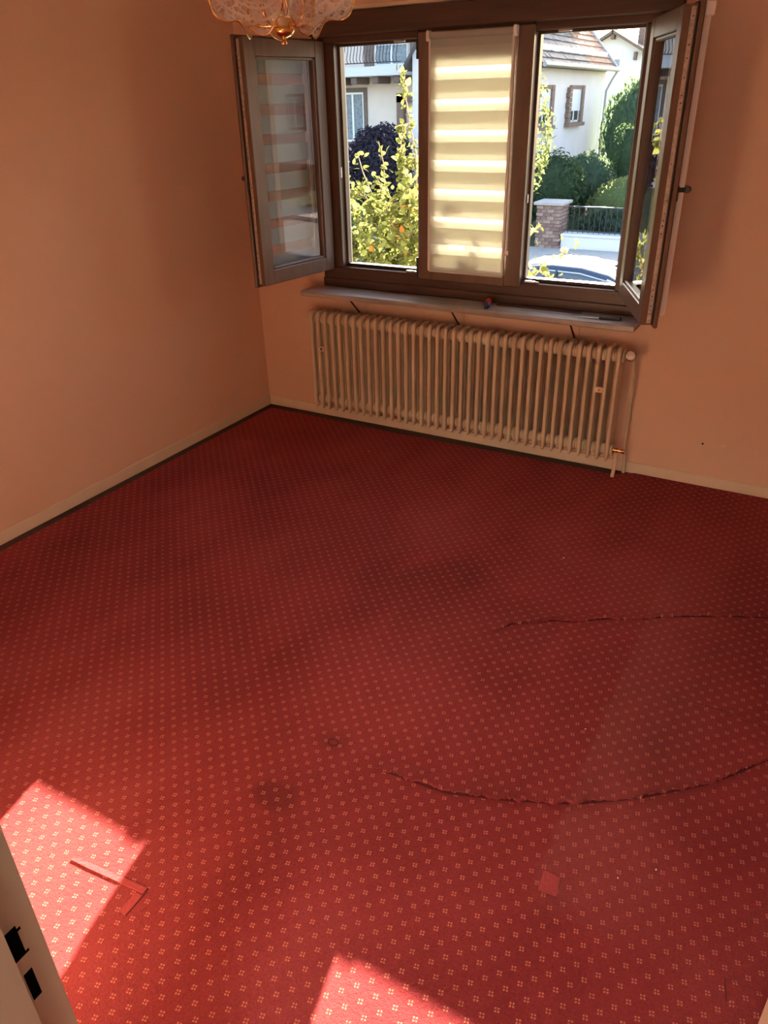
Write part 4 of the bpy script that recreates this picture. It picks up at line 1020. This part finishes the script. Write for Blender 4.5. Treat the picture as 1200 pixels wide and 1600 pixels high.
for i, (p, d, s_) in enumerate(leaves):
    mtx = leaf_matrix(p, d, s_)
    if i < 300:
        o = bpy.data.objects.new('leaf', lm_o if i % 23 == 7 else lm_y); C.objects.link(o); o.parent = tree; o.matrix_local = mtx
    else:
        rest.add([tuple(mtx @ Vector(v)) for v in LV], LF, True)
o = rest.build('leaves', M['leaf_y'], tree); o['kind'] = 'stuff'

# ---- parked car
car = empty('car', (-1.55, 10.85, GZ)); tag(car, 'silver car parked on the street below the window', 'car')
M['carpaint'] = plain('silver car paint', (0.62, 0.63, 0.66), 0.22, 0.35); M['tyre'] = plain('black tyre', (0.02, 0.02, 0.02), 0.8)
M['carglass'] = plain('tinted blue car glass', (0.035, 0.055, 0.10), 0.06)
def loft(secs, name, mat, parent, caps=True, smooth=True):
    m = MB(); n = len(secs[0]); v = [p for s_ in secs for p in s_]
    f = [(i*n+k, i*n+(k+1) % n, (i+1)*n+(k+1) % n, (i+1)*n+k) for i in range(len(secs)-1) for k in range(n)]
    m.add(v, f, smooth); m.add(v, [tuple(range(n-1, -1, -1)), tuple(range((len(secs)-1)*n, len(secs)*n))]); return m.build(name, mat, parent)
def rr_sec(x, hy, z0, z1, rc, n=4):
    pts = []
    for (cy_, cz_, a0) in ((hy-rc, z1-rc, 0), (-hy+rc, z1-rc, 90), (-hy+rc, z0+rc*0.6, 180), (hy-rc, z0+rc*0.6, 270)):
        for k in range(n+1):
            a = rad(a0+90*k/n); rz_ = rc if a0 < 180 else rc*0.6
            pts.append((x, cy_+rc*math.cos(a), cz_+rz_*math.sin(a)))
    return pts
body = [(-2.15, 0.66, 0.35, 0.62, 0.14), (-2.05, 0.80, 0.25, 0.78, 0.16), (-1.6, 0.86, 0.20, 0.90, 0.16), (-0.9, 0.88, 0.20, 0.95, 0.14), (0.6, 0.88, 0.20, 0.97, 0.14), (1.5, 0.87, 0.20, 0.98, 0.16), (1.95, 0.82, 0.25, 0.92, 0.18), (2.08, 0.68, 0.36, 0.70, 0.14)]
loft([rr_sec(*b) for b in body], 'body', M['carpaint'], car)
cab = [(-1.15, 0.80, 0.93, 0.97, 0.02), (-0.75, 0.76, 0.92, 1.20, 0.10), (-0.30, 0.71, 0.92, 1.40, 0.13), (0.2, 0.70, 0.92, 1.45, 0.14), (0.75, 0.70, 0.92, 1.43, 0.14), (1.25, 0.69, 0.92, 1.33, 0.13), (1.65, 0.70, 0.92, 1.12, 0.10), (1.80, 0.72, 0.93, 1.0, 0.03)]
def gsec(x, hw, z0, z1, rc):
    pts = [(x, 0.84, z0)]
    for k in range(5):
        a = rad(90*k/4); pts.append((x, hw-rc+rc*math.cos(a), z1-rc*0.7+rc*0.7*math.sin(a)))
    pts += [(x, -p[1], p[2]) for p in reversed(pts)]
    return pts
loft([gsec(*b) for b in cab], 'glasshouse', M['carglass'], car)
roofs = [(-0.60, 0.74, 1.285), (-0.30, 0.73, 1.415), (0.2, 0.72, 1.468), (0.75, 0.72, 1.45), (1.25, 0.71, 1.35), (1.45, 0.70, 1.26)]
rp = MB()
def roof_fn(u, v):
    s_ = u*(len(roofs)-1); k = min(int(s_), len(roofs)-2); t = s_-k
    a, b = roofs[k], roofs[k+1]; x = a[0]+(b[0]-a[0])*t; hw = a[1]+(b[1]-a[1])*t; z = a[2]+(b[2]-a[2])*t; q = (v-0.5)*2
    return (x, hw*q, z-0.11*abs(q)**4)
rp.sheet(roof_fn, 20, 14); rp.build('roof', M['carpaint'], car)
for sy in (1, -1):
    for xs in ([(-1.12, 0.965, 0.83), (-0.62, 1.265, 0.735), (-0.3, 1.335, 0.735)], [(0.32, 0.97, 0.845), (0.32, 1.37, 0.725)], [(1.82, 0.985, 0.80), (1.45, 1.2, 0.73), (1.25, 1.27, 0.72)]):
        MB().tube([(x, sy*y, z) for x, z, y in xs], 0.022, 6).build('pillar', M['black_plastic' if len(xs) == 2 else 'carpaint'], car)
    for wx in (-1.35, 1.30):
        wh = MB().lathe([(0.0, -0.10), (0.24, -0.10), (0.31, -0.09), (0.32, -0.05), (0.32, 0.05), (0.31, 0.09), (0.24, 0.10), (0.0, 0.10)], (wx, sy*0.80, 0.32), 20, Matrix.Rotation(rad(90), 3, 'X')).build('wheel', M['tyre'], car)
        MB().lathe([(0.0, -0.115), (0.20, -0.112), (0.21, 0.112), (0.0, 0.115)], (wx, sy*0.80, 0.32), 16, Matrix.Rotation(rad(90), 3, 'X')).build('hub_cap', M['steel'], wh)
MB().prism([(-0.95, 0.99), (-0.80, 0.98), (-0.78, 1.09), (-0.92, 1.10)], -0.98, -0.86, 1).build('mirror', M['black_plastic'], car)
MB().prism([(1.15, 1.38), (1.35, 1.36), (1.33, 1.47)], -0.015, 0.015, 1).build('aerial_fin', M['black_plastic'], car)

# ---- further along the street; house and trees added for reflections in the open leaves
van = empty('van', (41.0, 19.2, GZ), rad(8)); tag(van, 'white van parked far down the street, on the right', 'van')
vb = [(-2.4, 0.80, 0.40, 1.00, 0.10), (-2.3, 0.92, 0.30, 1.25, 0.12), (-1.5, 0.94, 0.28, 1.35, 0.14), (-0.9, 0.93, 0.28, 2.00, 0.16), (2.2, 0.93, 0.28, 2.15, 0.16), (2.42, 0.90, 0.34, 2.08, 0.14)]
M['vanpaint'] = plain('white van paint', (0.75, 0.75, 0.76), 0.3)
loft([rr_sec(*b) for b in vb], 'body', M['vanpaint'], van)
for y0_, y1_ in ((-0.75, -0.06), (0.06, 0.75)):
    MB().box(2.41, 2.435, y0_, y1_, 1.25, 1.85, 0.01).build('rear_window', M['dark_pane'], van)
MB().box(-1.2, 2.0, -0.945, -0.925, 1.25, 1.75, 0.005).build('side_window', M['dark_pane'], van)
MB().prism([(-1.42, 1.36), (-0.92, 1.93), (-0.90, 1.93), (-1.38, 1.36)], -0.75, 0.75, 1).build('windscreen', M['dark_pane'], van)
for sy in (1, -1):
    for wx in (-1.5, 1.5):
        MB().lathe([(0.0, -0.10), (0.24, -0.10), (0.33, -0.08), (0.33, 0.08), (0.24, 0.10), (0.0, 0.10)], (wx, sy*0.84, 0.33), 16, Matrix.Rotation(rad(90), 3, 'X')).build('wheel', M['tyre'], van)
hD = empty('house', (0, 0, 0)); tag(hD, 'beige house added down the street for reflections, out of direct sight', 'house')
MB().box(27, 38, 27.5, 36, GZ, 4.2).build('wall', M['facade_pink'], hD)
MB().prism([(26.5, 4.1), (38.5, 4.1), (32.5, 8.2)], 27.0, 36.5, 1).build('roof', M['tile_orange'], hD)
for x in (28.5, 31.5, 34.5):
    ext_window(hD, x, x+1.3, 0.6, 2.1, 27.49, M['white_plastic'], M['curtain_pane'], 2, M['stone'])
bush('added_street_tree', 'dark broad tree added down the road on the right for reflections', (47.0, 24.5, 2.2), (4.0, 3.2, 4.0), 3500, 0.22, 'leaf_dark', 51)
bush('added_street_tree', 'dark tree added for reflections in front of the added beige house', (24.0, 23.0, 1.2), (2.4, 2.0, 3.2), 3000, 0.16, 'leaf_dark', 52)
